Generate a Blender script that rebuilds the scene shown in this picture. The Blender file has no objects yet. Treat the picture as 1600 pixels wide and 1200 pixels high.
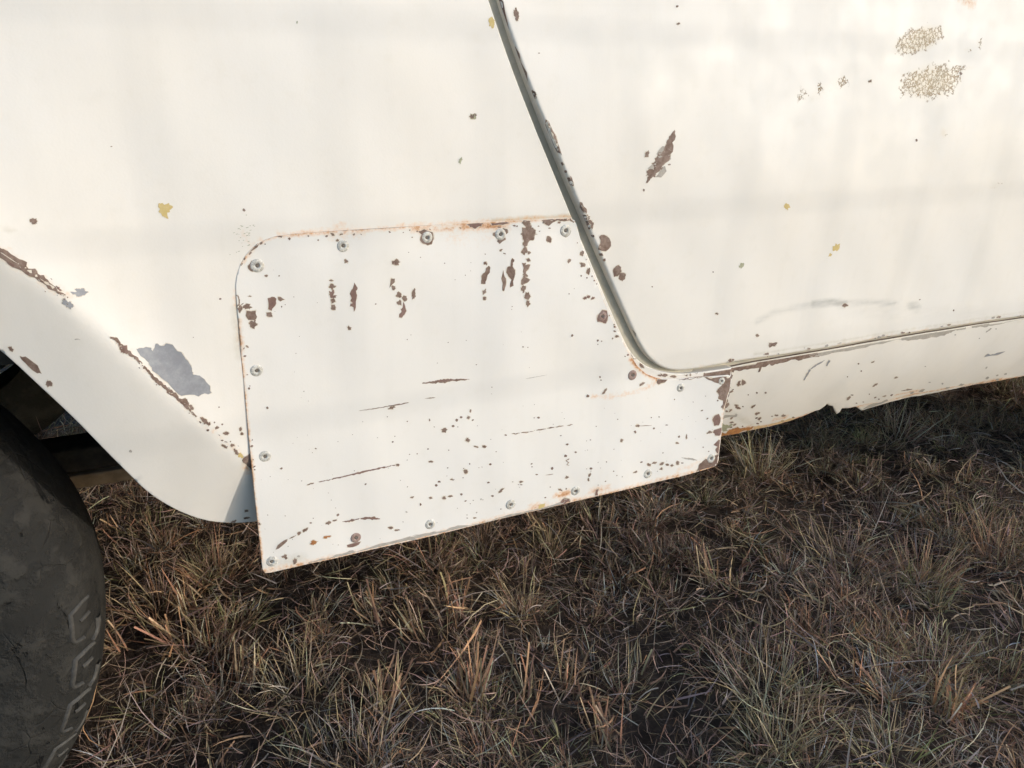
import bpy, math, random
import numpy as np
from mathutils import Matrix, Vector
from mathutils.geometry import delaunay_2d_cdt

rad = math.radians
rng = np.random.default_rng(11)
random.seed(11)
scene = bpy.context.scene
col = scene.collection

# ------------------------------------------------------------------ camera
FPX = 1250.0                                   # focal length in pixels of the 1600 px wide photograph
CAM = np.array([0.0, -0.75, 0.85])
_X = np.array([2750.0, -420.0, FPX]); _X /= np.linalg.norm(_X)
_D = np.array([-49.0, 3400.0, FPX]); _D -= _X * (_D @ _X); _D /= np.linalg.norm(_D)
_Y = np.cross(-_D, _X)
RW = np.stack([_X, _Y, -_D])                   # camera (right, down, forward) -> world
cd = bpy.data.cameras.new('camera'); cam = bpy.data.objects.new('camera', cd); col.objects.link(cam)
cd.sensor_width = 36.0; cd.lens = FPX / 1600.0 * 36.0
cd.clip_start = 0.02; cd.clip_end = 600.0
r_, u_, b_ = RW @ [1, 0, 0], RW @ [0, -1, 0], RW @ [0, 0, -1]
cam.matrix_world = Matrix(((r_[0], u_[0], b_[0], CAM[0]), (r_[1], u_[1], b_[1], CAM[1]),
                           (r_[2], u_[2], b_[2], CAM[2]), (0, 0, 0, 1)))
scene.camera = cam

# ------------------------------------------------------------------ sky, sun, exposure
SUN_EL, SUN_AZ = rad(13.0), rad(46.0)           # low evening sun, behind the viewer and to the right
SUN_DIR = Vector((math.sin(SUN_AZ) * math.cos(SUN_EL), -math.cos(SUN_AZ) * math.cos(SUN_EL), math.sin(SUN_EL)))
world = bpy.data.worlds.new('World'); scene.world = world; world.use_nodes = True
wn = world.node_tree.nodes; wl = world.node_tree.links
sky = wn.new('ShaderNodeTexSky'); sky.sky_type = 'NISHITA'; sky.sun_disc = False
sky.sun_elevation = SUN_EL; sky.sun_rotation = math.pi - SUN_AZ
sky.air_density = 1.0; sky.dust_density = 0.9; sky.ozone_density = 2.4
wn['Background'].inputs['Strength'].default_value = 0.15
wl.new(sky.outputs[0], wn['Background'].inputs[0])
sd = bpy.data.lights.new('sun', 'SUN'); sun = bpy.data.objects.new('sun', sd); col.objects.link(sun)
sd.energy = 1.0; sd.angle = rad(0.55); sd.color = (1.0, 0.925, 0.835)
sun.rotation_euler = SUN_DIR.to_track_quat('Z', 'Y').to_euler(); sun.location = (4, -5, 3)
scene.view_settings.view_transform = 'Standard'; scene.view_settings.look = 'None'
scene.view_settings.exposure = 0.98; scene.view_settings.gamma = 1.0
scene.view_settings.use_curve_mapping = False
scene.cycles.adaptive_threshold = 0.02; scene.cycles.max_bounces = 4; scene.cycles.diffuse_bounces = 3; scene.cycles.glossy_bounces = 2; scene.cycles.transmission_bounces = 2

# ------------------------------------------------------------------ helpers
def rays(px):
    px = np.atleast_2d(np.asarray(px, float))
    c = np.column_stack([px[:, 0] - 800, px[:, 1] - 600, np.full(len(px), FPX)])
    return c @ RW.T
def hit(px, S):
    """pixels of the photograph -> points (x, z) on the panel whose depth is y = S(x, z)"""
    d = rays(px); y = np.zeros(len(d))
    for _ in range(9):
        t = (y - CAM[1]) / d[:, 1]
        x = CAM[0] + d[:, 0] * t; z = CAM[2] + d[:, 2] * t
        y = 0.5 * y + 0.5 * S(x, z) if _ > 5 else S(x, z)
    return np.column_stack([x, z])
def on_plane(px, y): return hit(px, lambda x, z: np.full(len(x), y))
def zoomed(pts, ox, oy, s): return [(ox + a / s, oy + b / s) for a, b in pts]
def sstep(a, b, v):
    t = np.clip((v - a) / (b - a), 0, 1); return t * t * (3 - 2 * t)
def seg_dist(P, poly, closed=False):
    """distance, signed side and index of nearest segment of a polyline"""
    poly = np.asarray(poly, float); A = poly if closed else poly[:-1]
    B = np.roll(poly, -1, 0) if closed else poly[1:]
    if len(P) * len(A) < 400000:
        ab = B - A; L = np.maximum(np.sum(ab * ab, 1), 1e-14)
        q = P[:, None, :] - A[None]; t = np.clip((q * ab).sum(2) / L, 0, 1)
        q -= t[:, :, None] * ab[None]; d2 = (q * q).sum(2); k = np.argmin(d2, 1); i = np.arange(len(P))
        return np.sqrt(d2[i, k]), np.sign(ab[k, 0] * q[i, k, 1] - ab[k, 1] * q[i, k, 0])
    best = np.full(len(P), 1e9); side = np.zeros(len(P))
    for a, b in zip(A, B):
        ab = b - a; L = ab @ ab
        if L < 1e-14: continue
        t = np.clip(((P - a) @ ab) / L, 0, 1)
        q = P - (a + t[:, None] * ab); d = np.hypot(q[:, 0], q[:, 1])
        m = d < best - 1e-12
        best[m] = d[m]; side[m] = np.sign(ab[0] * q[m, 1] - ab[1] * q[m, 0])
    return best, side
def inside(P, poly):
    poly = np.asarray(poly); r = np.zeros(len(P), bool)
    for a, b in zip(poly, np.roll(poly, -1, 0)):
        if a[1] == b[1]: continue
        c = ((a[1] > P[:, 1]) != (b[1] > P[:, 1])) & (P[:, 0] < (b[0] - a[0]) * (P[:, 1] - a[1]) / (b[1] - a[1]) + a[0])
        r ^= c
    return r
def resample(poly, step, closed=False):
    poly = np.asarray(poly, float); out = []
    n = len(poly) if closed else len(poly) - 1
    for i in range(n):
        a, b = poly[i], poly[(i + 1) % len(poly)]
        k = max(1, int(np.ceil(np.hypot(*(b - a)) / step)))
        for j in range(k): out.append(a + (b - a) * j / k)
    if not closed: out.append(poly[-1])
    return np.array(out)
def smooth_line(pts, step=0.004, it=2):
    """Chaikin corner cutting, open line, ends kept"""
    p = np.asarray(pts, float)
    for _ in range(it):
        q = [p[0]]
        for a, b in zip(p[:-1], p[1:]): q += [a * .75 + b * .25, a * .25 + b * .75]
        q.append(p[-1]); p = np.array(q)
    return resample(p, step)
def link(o, parent=None):
    col.objects.link(o)
    if parent is not None: o.parent = parent
    return o
def mesh_obj(name, verts, faces, mats, parent=None, smooth=True, midx=None):
    me = bpy.data.meshes.new(name); me.from_pydata([tuple(v) for v in verts], [], [tuple(f) for f in faces])
    for m in (mats if isinstance(mats, (list, tuple)) else [mats]): me.materials.append(m)
    if midx is not None: me.polygons.foreach_set('material_index', np.asarray(midx, np.int32))
    me.polygons.foreach_set('use_smooth', np.full(len(me.polygons), smooth)); me.update()
    return link(bpy.data.objects.new(name, me), parent)
def empty(name, loc, parent=None):
    o = bpy.data.objects.new(name, None); o.location = loc; o.empty_display_size = .1
    return link(o, parent)
def tag(o, label=None, category=None, group=None, kind=None):
    for k, v in (('label', label), ('category', category), ('group', group), ('kind', kind)):
        if v: o[k] = v
    return o

# ------------------------------------------------------------------ materials
class NT:
    def __init__(s, name):
        s.m = bpy.data.materials.new(name); s.m.use_nodes = True
        s.t = s.m.node_tree; s.n = s.t.nodes; s.b = s.n['Principled BSDF']
        s.co = s.n.new('ShaderNodeTexCoord').outputs['Object']
    def put(s, sock, v):
        if v is None: return
        if hasattr(v, 'links'): s.t.links.new(v, sock)
        elif isinstance(v, (tuple, list)) and len(v) == 3 and sock.type == 'RGBA': sock.default_value = (*v, 1)
        else: sock.default_value = v
    def math(s, op, a, b=None, c=None, clamp=False):
        n = s.n.new('ShaderNodeMath'); n.operation = op; n.use_clamp = clamp
        for i, v in enumerate((a, b, c)): s.put(n.inputs[i], v)
        return n.outputs[0]
    def map(s, scale=(1, 1, 1), loc=(0, 0, 0), rot=(0, 0, 0)):
        n = s.n.new('ShaderNodeMapping'); s.t.links.new(s.co, n.inputs[0])
        n.inputs['Scale'].default_value = scale; n.inputs['Location'].default_value = loc; n.inputs['Rotation'].default_value = rot
        return n.outputs[0]
    def noise(s, scale, detail=4, rough=.55, vec=None, dist=0):
        n = s.n.new('ShaderNodeTexNoise'); s.put(n.inputs['Vector'], vec or s.co)
        n.inputs['Scale'].default_value = scale; n.inputs['Detail'].default_value = detail
        n.inputs['Roughness'].default_value = rough; n.inputs['Distortion'].default_value = dist
        return n.outputs['Fac']
    def vor(s, scale, feature='F1', vec=None, out='Distance', rand=1.0):
        n = s.n.new('ShaderNodeTexVoronoi'); n.feature = feature; s.put(n.inputs['Vector'], vec or s.co)
        n.inputs['Scale'].default_value = scale; n.inputs['Randomness'].default_value = rand
        return n.outputs[out]
    def rng(s, v, a, b, c=0., d=1., smooth=True):
        n = s.n.new('ShaderNodeMapRange'); n.interpolation_type = 'SMOOTHSTEP' if smooth else 'LINEAR'
        s.put(n.inputs[0], v)
        for i, q in enumerate((a, b, c, d)): s.put(n.inputs[i + 1], q)
        return n.outputs[0]
    def mix(s, f, a, b, blend='MIX'):
        n = s.n.new('ShaderNodeMix'); n.data_type = 'RGBA'; n.blend_type = blend
        s.put(n.inputs[0], f); s.put(n.inputs[6], a); s.put(n.inputs[7], b); return n.outputs[2]
    def attr(s, name, out='Fac'):
        n = s.n.new('ShaderNodeAttribute'); n.attribute_name = name; return n.outputs[out]
    def bump(s, h, strength=.3, dist=.001, normal=None):
        n = s.n.new('ShaderNodeBump'); n.inputs['Strength'].default_value = strength; n.inputs['Distance'].default_value = dist
        s.put(n.inputs['Height'], h); s.put(n.inputs['Normal'], normal); return n.outputs[0]
    def done(s, base=None, rough=None, normal=None, metal=None, spec=None):
        s.put(s.b.inputs['Base Color'], base); s.put(s.b.inputs['Roughness'], rough); s.put(s.b.inputs['Normal'], normal)
        s.put(s.b.inputs['Metallic'], metal); s.put(s.b.inputs['Specular IOR Level'], spec); return s.m

CREAM = (.795, .760, .705); RUST = (.52, .235, .09); CHIP = (.185, .125, .10)
def paint_material(name, base, rough=.55):
    t = NT(name)
    broad = t.noise(5, 4, .6); fine = t.noise(60, 3, .6)
    streak = t.noise(1, 4, .6, t.map((55, 55, 3.0)))
    c = t.mix(t.rng(broad, .35, .7, 0, .5), base, tuple(v * k for v, k in zip(base, (1.02, .995, .95))))
    c = t.mix(t.rng(streak, .45, .8, 0, .28), c, tuple(v * k for v, k in zip(base, (.93, .92, .90))))
    c = t.mix(t.rng(fine, .5, .8, 0, .18), c, tuple(v * k for v, k in zip(base, (.88, .86, .80))))
    # grime and yellowing along seams
    dirt = t.attr('dirt'); n1 = t.noise(90, 4, .65)
    c = t.mix(t.rng(t.math('ADD', dirt, t.math('MULTIPLY', t.math('SUBTRACT', n1, .5), .7)), .25, 1.0, 0, .55), c, (.46, .40, .27))
    # smear
    sm = t.attr('smudge'); n2 = t.noise(1, 4, .6, t.map((35, 35, 140)))
    c = t.mix(t.rng(t.math('MULTIPLY', sm, t.math('ADD', n2, .35)), .10, .85, 0, .6), c, (.31, .31, .285))
    # rust bleeding: pale orange first, then brown
    ru = t.attr('rust'); n3 = t.noise(240, 5, .68); n4 = t.noise(45, 4, .6)
    rr = t.math('ADD', ru, t.math('ADD', t.math('MULTIPLY', t.math('SUBTRACT', n3, .5), 1.0), t.math('MULTIPLY', t.math('SUBTRACT', n4, .5), .7)))
    rr = t.math('MULTIPLY', rr, t.rng(ru, .02, .12))
    c = t.mix(t.rng(rr, .18, .75, 0, .55), c, (.78, .47, .24))
    c = t.mix(t.rng(rr, .52, .85, 0, .85), c, RUST)
    c = t.mix(t.rng(rr, .84, .95, 0, .95), c, (.20, .115, .085))
    # crackled paint: thin brown lines between cells
    cr = t.attr('crackle')
    w = t.n.new('ShaderNodeVectorMath'); w.operation = 'MULTIPLY_ADD'
    wn_ = t.n.new('ShaderNodeTexNoise'); wn_.inputs['Scale'].default_value = 330; wn_.inputs['Detail'].default_value = 3
    t.put(wn_.inputs['Vector'], t.co); t.put(w.inputs[0], wn_.outputs['Color']); w.inputs[1].default_value = (.010,) * 3; t.put(w.inputs[2], t.co)
    ed = t.vor(175, 'DISTANCE_TO_EDGE', w.outputs[0])
    gate = t.math('ADD', cr, t.math('ADD', t.math('MULTIPLY', t.math('SUBTRACT', t.noise(130, 3, .6), .5), 1.2), t.math('MULTIPLY', t.math('SUBTRACT', t.noise(38, 3, .6), .5), 1.9)))
    line = t.math('MULTIPLY', t.rng(ed, .16, .05), t.math('MULTIPLY', t.rng(gate, .36, .50), t.rng(cr, .05, .25)))
    c = t.mix(t.math('MULTIPLY', line, .95), c, (.21, .135, .065))
    c = t.mix(t.rng(cr, .15, 1.0, 0, .34), c, (.68, .55, .35))
    # fine pitting
    sp = t.attr('speck'); v = t.vor(230, 'F1'); vn = t.noise(75, 3, .6)
    pit = t.math('MULTIPLY', t.rng(v, .20, .13), t.rng(t.math('ADD', sp, t.math('MULTIPLY', vn, 1.4)), 1.32, 1.45))
    c = t.mix(pit, c, (.22, .17, .14))
    ro = t.rng(t.noise(22, 3, .6), .3, .75, rough - .08, rough + .14)
    ro = t.math('ADD', ro, t.math('MULTIPLY', t.rng(rr, .3, .8), .3))
    h = t.math('ADD', t.math('MULTIPLY', t.noise(500, 3, .6), .3), t.math('MULTIPLY', t.noise(45, 3, .5), .3))
    h = t.math('SUBTRACT', h, t.math('MULTIPLY', t.math('ADD', line, pit), .8))
    return t.done(c, ro, t.bump(h, .22, .0012), spec=.3)
M = {}
M['paint'] = paint_material('old_cream_paint', CREAM)
M['plate'] = paint_material('repainted_white_plate', (.79, .765, .725), .6)
def simple(name, c1, c2, scale=200, rough=.7, bump=.3, bd=.0006, metal=0., lo=.35, hi=.7, spec=.3):
    t = NT(name); n = t.noise(scale, 6, .65); n2 = t.noise(scale * .18, 4, .6)
    f = t.math('ADD', t.math('MULTIPLY', n, .6), t.math('MULTIPLY', n2, .4))
    return t.done(t.mix(t.rng(f, lo, hi), c1, c2), rough, t.bump(n, bump, bd), metal, spec)
M['chip'] = simple('bare_brown_metal', (.155, .098, .075), (.30, .222, .18), 210, .75, .5, .0008, lo=.36, hi=.66)
M['chip_red'] = simple('rust_red_metal', (.19, .115, .095), (.28, .185, .155), 300, .8)
M['chip_grey'] = simple('grey_primer', (.25, .255, .275), (.38, .385, .395), 130, .6, .3)
M['chip_pale'] = simple('pale_primer', (.36, .33, .29), (.50, .46, .41), 220, .65)
M['chip_yellow'] = simple('yellow_old_paint', (.58, .44, .17), (.66, .53, .27), 250, .6, .1)
M['chip_green'] = simple('green_grey_undercoat', (.33, .33, .22), (.45, .44, .32), 300, .65)
M['orange_rust'] = simple('orange_rust', (.55, .27, .09), (.30, .12, .05), 180, .85, .6)
M['lip'] = simple('thin_yellowed_paint', (.70, .64, .54), (.60, .51, .40), 300, .6, .2)
M['stain'] = simple('yellow_rust_stain', (.70, .52, .30), (.62, .40, .19), 140, .8, .3)
M['edge'] = simple('rusted_cut_edge', (.30, .19, .14), (.52, .40, .31), 260, .8, .5)
M['jamb'] = simple('grimy_seam_paint', (.40, .37, .30), (.52, .485, .40), 60, .65, .2)
M['dark'] = simple('dark_underbody', (.025, .023, .02), (.085, .07, .055), 40, .9, .5, .003)
M['frame'] = simple('brown_frame_rail', (.20, .15, .10), (.36, .28, .20), 60, .9, .4, .002)  # lighter brown than the dark rail above the flange
M['rivet'] = simple('weathered_aluminium', (.40, .38, .34), (.70, .68, .62), 420, .6, .3, .0004, .1, spec=.3, lo=.42, hi=.58)
M['rivet_rust'] = simple('rusted_rivet', (.25, .16, .13), (.42, .33, .29), 420, .7, .5, .0004)
M['core'] = simple('dark_rivet_core', (.10, .085, .07), (.22, .19, .16), 400, .7)
M['glass'] = simple('dark_window_glass', (.02, .022, .024), (.025, .027, .03), 5, .08, 0, spec=.6)
M['steel'] = simple('painted_steel_rim', (.34, .33, .30), (.45, .43, .40), 60, .5)
M['wire'] = simple('galvanised_wire', (.22, .21, .20), (.34, .33, .31), 100, .5, metal=.4)
M['post'] = simple('weathered_timber', (.13, .10, .075), (.24, .19, .15), 30, .9, .6, .004)
def tyre_material():
    t = NT('worn_dusty_rubber')
    a = t.noise(26, 7, .65); b = t.noise(160, 6, .6); v = t.noise(9, 5, .6, dist=.6)
    c = t.mix(t.rng(a, .38, .68), (.020, .0195, .018), (.040, .038, .034))
    c = t.mix(t.rng(v, .5, .72, 0, .5), c, (.050, .047, .041))
    c = t.mix(t.rng(b, .64, .78, 0, .4), c, (.085, .08, .07))
    gouge = t.rng(t.noise(38, 4, .6, t.map((1, 1, .55), (3, 1, 2)), 1.2), .64, .68)
    c = t.mix(gouge, c, (.010, .0095, .009))
    crack = t.rng(t.vor(34, 'DISTANCE_TO_EDGE', t.map((1, 1, 1))), .0, .035)
    gate = t.rng(t.noise(14, 3), .52, .6)
    h = t.math('ADD', t.math('MULTIPLY', t.rng(a, .42, .58), .8), t.math('MULTIPLY', b, .35))
    h = t.math('ADD', h, t.math('MULTIPLY', t.math('MULTIPLY', crack, gate), .5))
    h = t.math('SUBTRACT', h, t.math('MULTIPLY', gouge, 1.6))
    return t.done(c, .75, t.bump(h, .9, .0024), spec=.2)
M['tyre'] = tyre_material()
M['tread'] = simple('scuffed_lit_rib', (.045, .043, .039), (.10, .094, .085), 160, .8, .5, .0006)  # dust and light caught on the ridges both go into this paler colour
def grass_material():
    t = NT('dry_grass_blade')
    c = t.attr('tint', 'Color')
    n = t.noise(160, 3, .6)
    c = t.mix(t.rng(n, .35, .7, 0, .35), c, t.mix(.5, c, (.10, .075, .05)))
    d = t.n.new('ShaderNodeBsdfTranslucent'); t.put(d.inputs[0], c)
    mx = t.n.new('ShaderNodeMixShader'); mx.inputs[0].default_value = .18
    t.done(c, .62, spec=.25)
    t.t.links.new(t.b.outputs[0], mx.inputs[1]); t.t.links.new(d.outputs[0], mx.inputs[2])
    t.t.links.new(mx.outputs[0], t.n['Material Output'].inputs[0])
    return t.m
M['grass'] = grass_material()
def soil_material():
    t = NT('dark_thatch_soil')
    a = t.noise(30, 7, .7); b = t.noise(1, 6, .65, t.map((300, 45, 80)), 1.0)
    c = t.mix(t.rng(a, .35, .7), (.075, .054, .041), (.16, .115, .085))
    c = t.mix(t.rng(b, .55, .75, 0, .8), c, (.18, .135, .095))
    return t.done(c, .95, t.bump(t.math('ADD', a, b), .9, .012), spec=.1)
M['soil'] = soil_material()

# ------------------------------------------------------------------ ground
def ground_z(x, y):
    return .012 * np.sin(3.1 * x + .7) * np.sin(2.7 * y - .4) + .008 * np.sin(9.0 * x - 4.1 * y) + .006 * np.sin(15.3 * y + 6.2 * x + 1.0)
gx = np.concatenate([[-300, -60, -15], np.linspace(-4, 7, 150), [18, 60, 300]])
gy = np.concatenate([[-300, -60, -15], np.linspace(-5, 5, 140), [15, 60, 300]])
GX, GY = np.meshgrid(gx, gy); fade = ((np.abs(GX - 1.5) < 6) & (np.abs(GY) < 5.2)).astype(float)
GV = np.column_stack([GX.ravel(), GY.ravel(), (ground_z(GX, GY) * fade).ravel()])
nx = len(gx)
GF = [(j * nx + i, j * nx + i + 1, (j + 1) * nx + i + 1, (j + 1) * nx + i) for j in range(len(gy) - 1) for i in range(nx - 1)]
tag(mesh_obj('ground', GV, GF, M['soil']), kind='structure')

# ------------------------------------------------------------------ car: surface shapes
WHEEL_Y0, WHEEL_R, WHEEL_W = .055, .345, .18
wr = on_plane([(180, 960)], WHEEL_Y0 + WHEEL_W * .75)[0]
WX, WZ = wr[0] - WHEEL_R, WHEEL_R - .012
def wav(x, z): return .0010 * np.sin(11 * x + 5 * z) + .0007 * np.sin(23 * x - 17 * z + 1.3) + .0005 * np.sin(31 * z + 9 * x) + .0003 * np.sin(53 * x + 41 * z)
def S_base(x, z): return .10 * (z - .75) ** 2 * np.where(z > .75, 2.5, 1.0) + wav(x, z)
crease_px = [(-60, 345), (0, 392), (50, 423), (100, 460), (175, 530), (225, 573), (262, 609), (307, 652), (350, 690), (388, 722)]
lip_px = [(-60, 492), (0, 536), (30, 563), (60, 592), (97, 627), (130, 660), (165, 698), (200, 735), (222, 759), (243, 777), (270, 795), (300, 810), (325, 819), (350, 824), (376, 826), (400, 826), (440, 822)]
def outward(pts, last):
    """carry a traced arch line over the wheel to its other side"""
    p = smooth_line(pts, .006)
    p = p[np.argsort(-p[:, 1])] if False else p
    a0 = math.atan2(p[0, 1] - WZ, p[0, 0] - WX); r0 = np.hypot(p[0, 0] - WX, p[0, 1] - WZ)
    arc = [(WX + r0 * math.cos(a), WZ + r0 * math.sin(a)) for a in np.linspace(math.pi - a0, a0, 40)[1:-1]]
    mir = np.column_stack([2 * WX - p[::-1, 0], p[::-1, 1]])
    return np.vstack([mir, arc, p])
CREASE = outward(on_plane(crease_px, -.012), 0)
CREASE_R = np.vstack([CREASE, [[CREASE[-1, 0] + .05, CREASE[-1, 1] - .03]]])
def S_quarter(x, z):
    x = np.asarray(x, float); z = np.asarray(z, float)
    P = np.column_stack([x.ravel(), z.ravel()])
    d, s = seg_dist(P, CREASE[::3]); d = d.reshape(x.shape); s = s.reshape(x.shape)
    A = .017 * sstep(.115, -.06, x)
    up = -A * np.exp(-d / .055)
    dn = -A + np.where(d < .012, d * d / .024 * .28, .28 * (d - .006))
    y = S_base(x, z) + np.where(s > 0, up, dn)
    return y
RIV_PX = [(402, 415), (536, 384), (667, 371), (782, 366), (883.5, 360), (941, 494), (988, 586), (1063.5, 606), (1012, 740), (899, 767), (798, 788), (672, 819), (556, 840), (424.5, 877), (414, 713), (401, 579), (1111, 716)]
RIV = on_plane(RIV_PX, -.004)
def S_plate(x, z):
    x = np.asarray(x, float); z = np.asarray(z, float)
    dm = np.zeros(x.shape)
    for a, b in RIV: dm = dm + np.exp(-((x - a) ** 2 + (z - b) ** 2) / .022 ** 2)
    bend = np.maximum(.565 - z, 0)
    b = np.where(bend < .05, bend * bend / .10, bend - .025)
    return S_base(x, z) - .0013 - .085 * b - .0012 * np.sin(17 * x + 1) * np.sin(15 * z) - .0006 * np.sin(37 * x - 9 * z) + .0009 * dm - .0006
def S_door(x, z): return S_base(x, z) - .0015 - .006 * np.exp(-((z - .78) / .12) ** 2)
def S_sill(x, z):
    b = np.maximum(.53 - z, 0)
    return S_base(x, z) + .0045 + .17 * b + 1.6 * b * b

class Panel:
    def __init__(s, name, outline, S, mats, parent, fine, coarse=.03, thick=.0015, roll=.0, attrs=None, box=None, flange=None):
        s.out = np.asarray(outline, float); s.S = S; s.roll = roll; s.name = name; s.thick = thick
        out = s.out
        area = np.sum(out[:, 0] * np.roll(out[:, 1], -1) - np.roll(out[:, 0], -1) * out[:, 1])
        if area < 0: out = out[::-1].copy(); s.out = out
        pts = [out]
        if roll > 0:
            tn = np.roll(out, -1, 0) - np.roll(out, 1, 0); tn /= np.maximum(np.hypot(tn[:, 0], tn[:, 1]), 1e-9)[:, None]
            nrm = np.column_stack([-tn[:, 1], tn[:, 0]])
            for k in (.12, .3, .6, 1.0, 1.5):
                q = out + nrm * roll * k
                d, _ = seg_dist(q, out, True); pts.append(q[(d > roll * k * .93) & inside(q, out)])
        x0, z0 = out.min(0); x1, z1 = out.max(0)
        fb = box or (-.25, 1.5, .3, 1.05)
        g = np.array([(a, b) for a in np.arange(max(x0, fb[0]), min(x1, fb[1]), fine) for b in np.arange(max(z0, fb[2]), min(z1, fb[3]), fine)])
        c = np.array([(a, b) for a in np.arange(x0, x1, coarse) for b in np.arange(z0, z1, coarse) if not (fb[0] < a < fb[1] and fb[2] < b < fb[3])])
        for q in (g, c):
            if len(q):
                q = q + rng.uniform(-.0003, .0003, q.shape)
                q = q[inside(q, out)]; d, _ = seg_dist(q, out, True)
                pts.append(q[d > max(roll * 1.8, fine * .4)])
        P = np.vstack(pts); n = len(out)
        v2, e, f, *_ = delaunay_2d_cdt([Vector(p) for p in P], [], [list(range(n))], 1, 1e-6)
        v2 = np.array([(v.x, v.y) for v in v2])
        y = s.depth(v2[:, 0], v2[:, 1])
        V = np.column_stack([v2[:, 0], y, v2[:, 1]])
        T = np.array([t[:3] for t in f])
        A_, B_, C_ = v2[T[:, 0]], v2[T[:, 1]], v2[T[:, 2]]
        ccw = (B_[:, 0] - A_[:, 0]) * (C_[:, 1] - A_[:, 1]) - (B_[:, 1] - A_[:, 1]) * (C_[:, 0] - A_[:, 0]) > 0
        T[~ccw] = T[~ccw][:, ::-1]
        F = [tuple(t) for t in T.tolist()]
        mi = [0] * len(F)
        # cut edge: a wall running back from the outline
        k0 = len(V)
        back = np.column_stack([out[:, 0], s.depth(out[:, 0], out[:, 1]), out[:, 1]])
        d0, d1 = back.copy(), back.copy(); d0[:, 1] -= 0; d1[:, 1] += thick
        V = np.vstack([V, d0, d1])
        for i in range(n):
            j = (i + 1) % n; F.append((k0 + i, k0 + n + i, k0 + n + j, k0 + j)); mi.append(1)
        s.obj = mesh_obj(name, V, F, mats, parent, True, mi)
        xz = V[:, [0, 2]]
        for an in ('rust', 'dirt', 'smudge', 'crackle', 'speck'):
            at = s.obj.data.attributes.new(an, 'FLOAT', 'POINT')
            vals = np.zeros(len(V))
            for spec in (attrs or {}).get(an, []):
                vals = np.maximum(vals, spec(xz, s))
            if an == 'rust' and name == 'repair_plate': vals = vals * .86
            at.data.foreach_set('value', vals.astype(np.float32))
    def depth(s, x, z):
        x = np.asarray(x, float); z = np.asarray(z, float); y = s.S(x, z)
        if s.roll > 0:
            d, _ = seg_dist(np.column_stack([x.ravel(), z.ravel()]), s.out, True); d = d.reshape(x.shape)
            q = np.clip(s.roll - d, 0, s.roll); y = y + (s.roll - np.sqrt(np.maximum(s.roll ** 2 - q ** 2, 0)))
        return y
def stroke(px, r, k=1.0, taper=None):
    def f(xz, pan):
        L = hit(px, pan.S); d, _ = seg_dist(xz, L); return k * np.exp(-(d / r) ** 2)
    return f
def edge_glow(r, k=1.0, part=None):
    def f(xz, pan):
        d, _ = seg_dist(xz, pan.out, True)
        m = 1.0 if part is None else part(xz)
        return k * np.exp(-(d / r)) * m
    return f
def ellipse(cx, cy, rx, ry, k=1.0, rot=0.):
    def f(xz, pan):
        c = hit([(cx, cy)], pan.S)[0]; ex = hit([(cx + 10, cy)], pan.S)[0] - c; ey = hit([(cx, cy + 10)], pan.S)[0] - c
        A = np.linalg.inv(np.column_stack([ex, ey]) / 10); q = (xz - c) @ A.T
        ca, sa = math.cos(rot), math.sin(rot); u = q[:, 0] * ca + q[:, 1] * sa; v = -q[:, 0] * sa + q[:, 1] * ca
        return k * sstep(1.6, .3, np.hypot(u / rx, v / ry))
    return f
def region(px, k=1.0, soft=.03):
    def f(xz, pan):
        L = hit(px, pan.S); d, _ = seg_dist(xz, L, True); ins = inside(xz, L)
        return k * np.where(ins, 1.0, np.exp(-(d / soft) ** 2))
    return f

# ------------------------------------------------------------------ car: panels
car = tag(empty('parked_car', (WX + .5, .8, 0)), 'old cream white car with rusty chips and riveted repair plate parked on dry grass', 'car')
CAR0 = Vector(car.location)
def seat(o):                                   # meshes are written in world coordinates; the car's Empty stands under it
    o.matrix_parent_inverse = Matrix.Translation(-CAR0); return o

QE = [(700, -230), (728, -110), (763, 0), (797, 100), (835, 198), (869, 280), (900, 356), (925, 414), (948, 470), (972, 525), (984, 549), (1002, 568), (1024, 579), (1060, 585), (1100, 581), (1145, 574)]
DE = [(719, -230), (747, -110), (781, 0), (815, 100), (855, 200), (889, 283), (920, 356), (944, 414), (968, 470), (992, 523), (1005, 548), (1020, 566), (1039, 577), (1059, 580), (1087, 577), (1125, 570), (1200, 558), (1333, 537), (1466, 514), (1600, 494), (1750, 472)]
lip = outward(on_plane(lip_px, .02), 0)
qe = smooth_line(hit(QE, S_base), .004)
top_z = 1.0
q_top = qe[0]
quarter_out = np.vstack([
    resample([(q_top[0] - .005, top_z), (-1.45, top_z), (-1.50, .90), (-1.50, .46), (-1.44, .40), (lip[0, 0], lip[0, 1])], .02)[:-1],
    lip,
    resample([lip[-1], (lip[-1, 0] + .12, .45), (qe[-1, 0] - .01, .47), (qe[-1, 0], qe[-1, 1] - .012)], .01)[1:],
    qe[::-1]])
LIPR = lip
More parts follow.
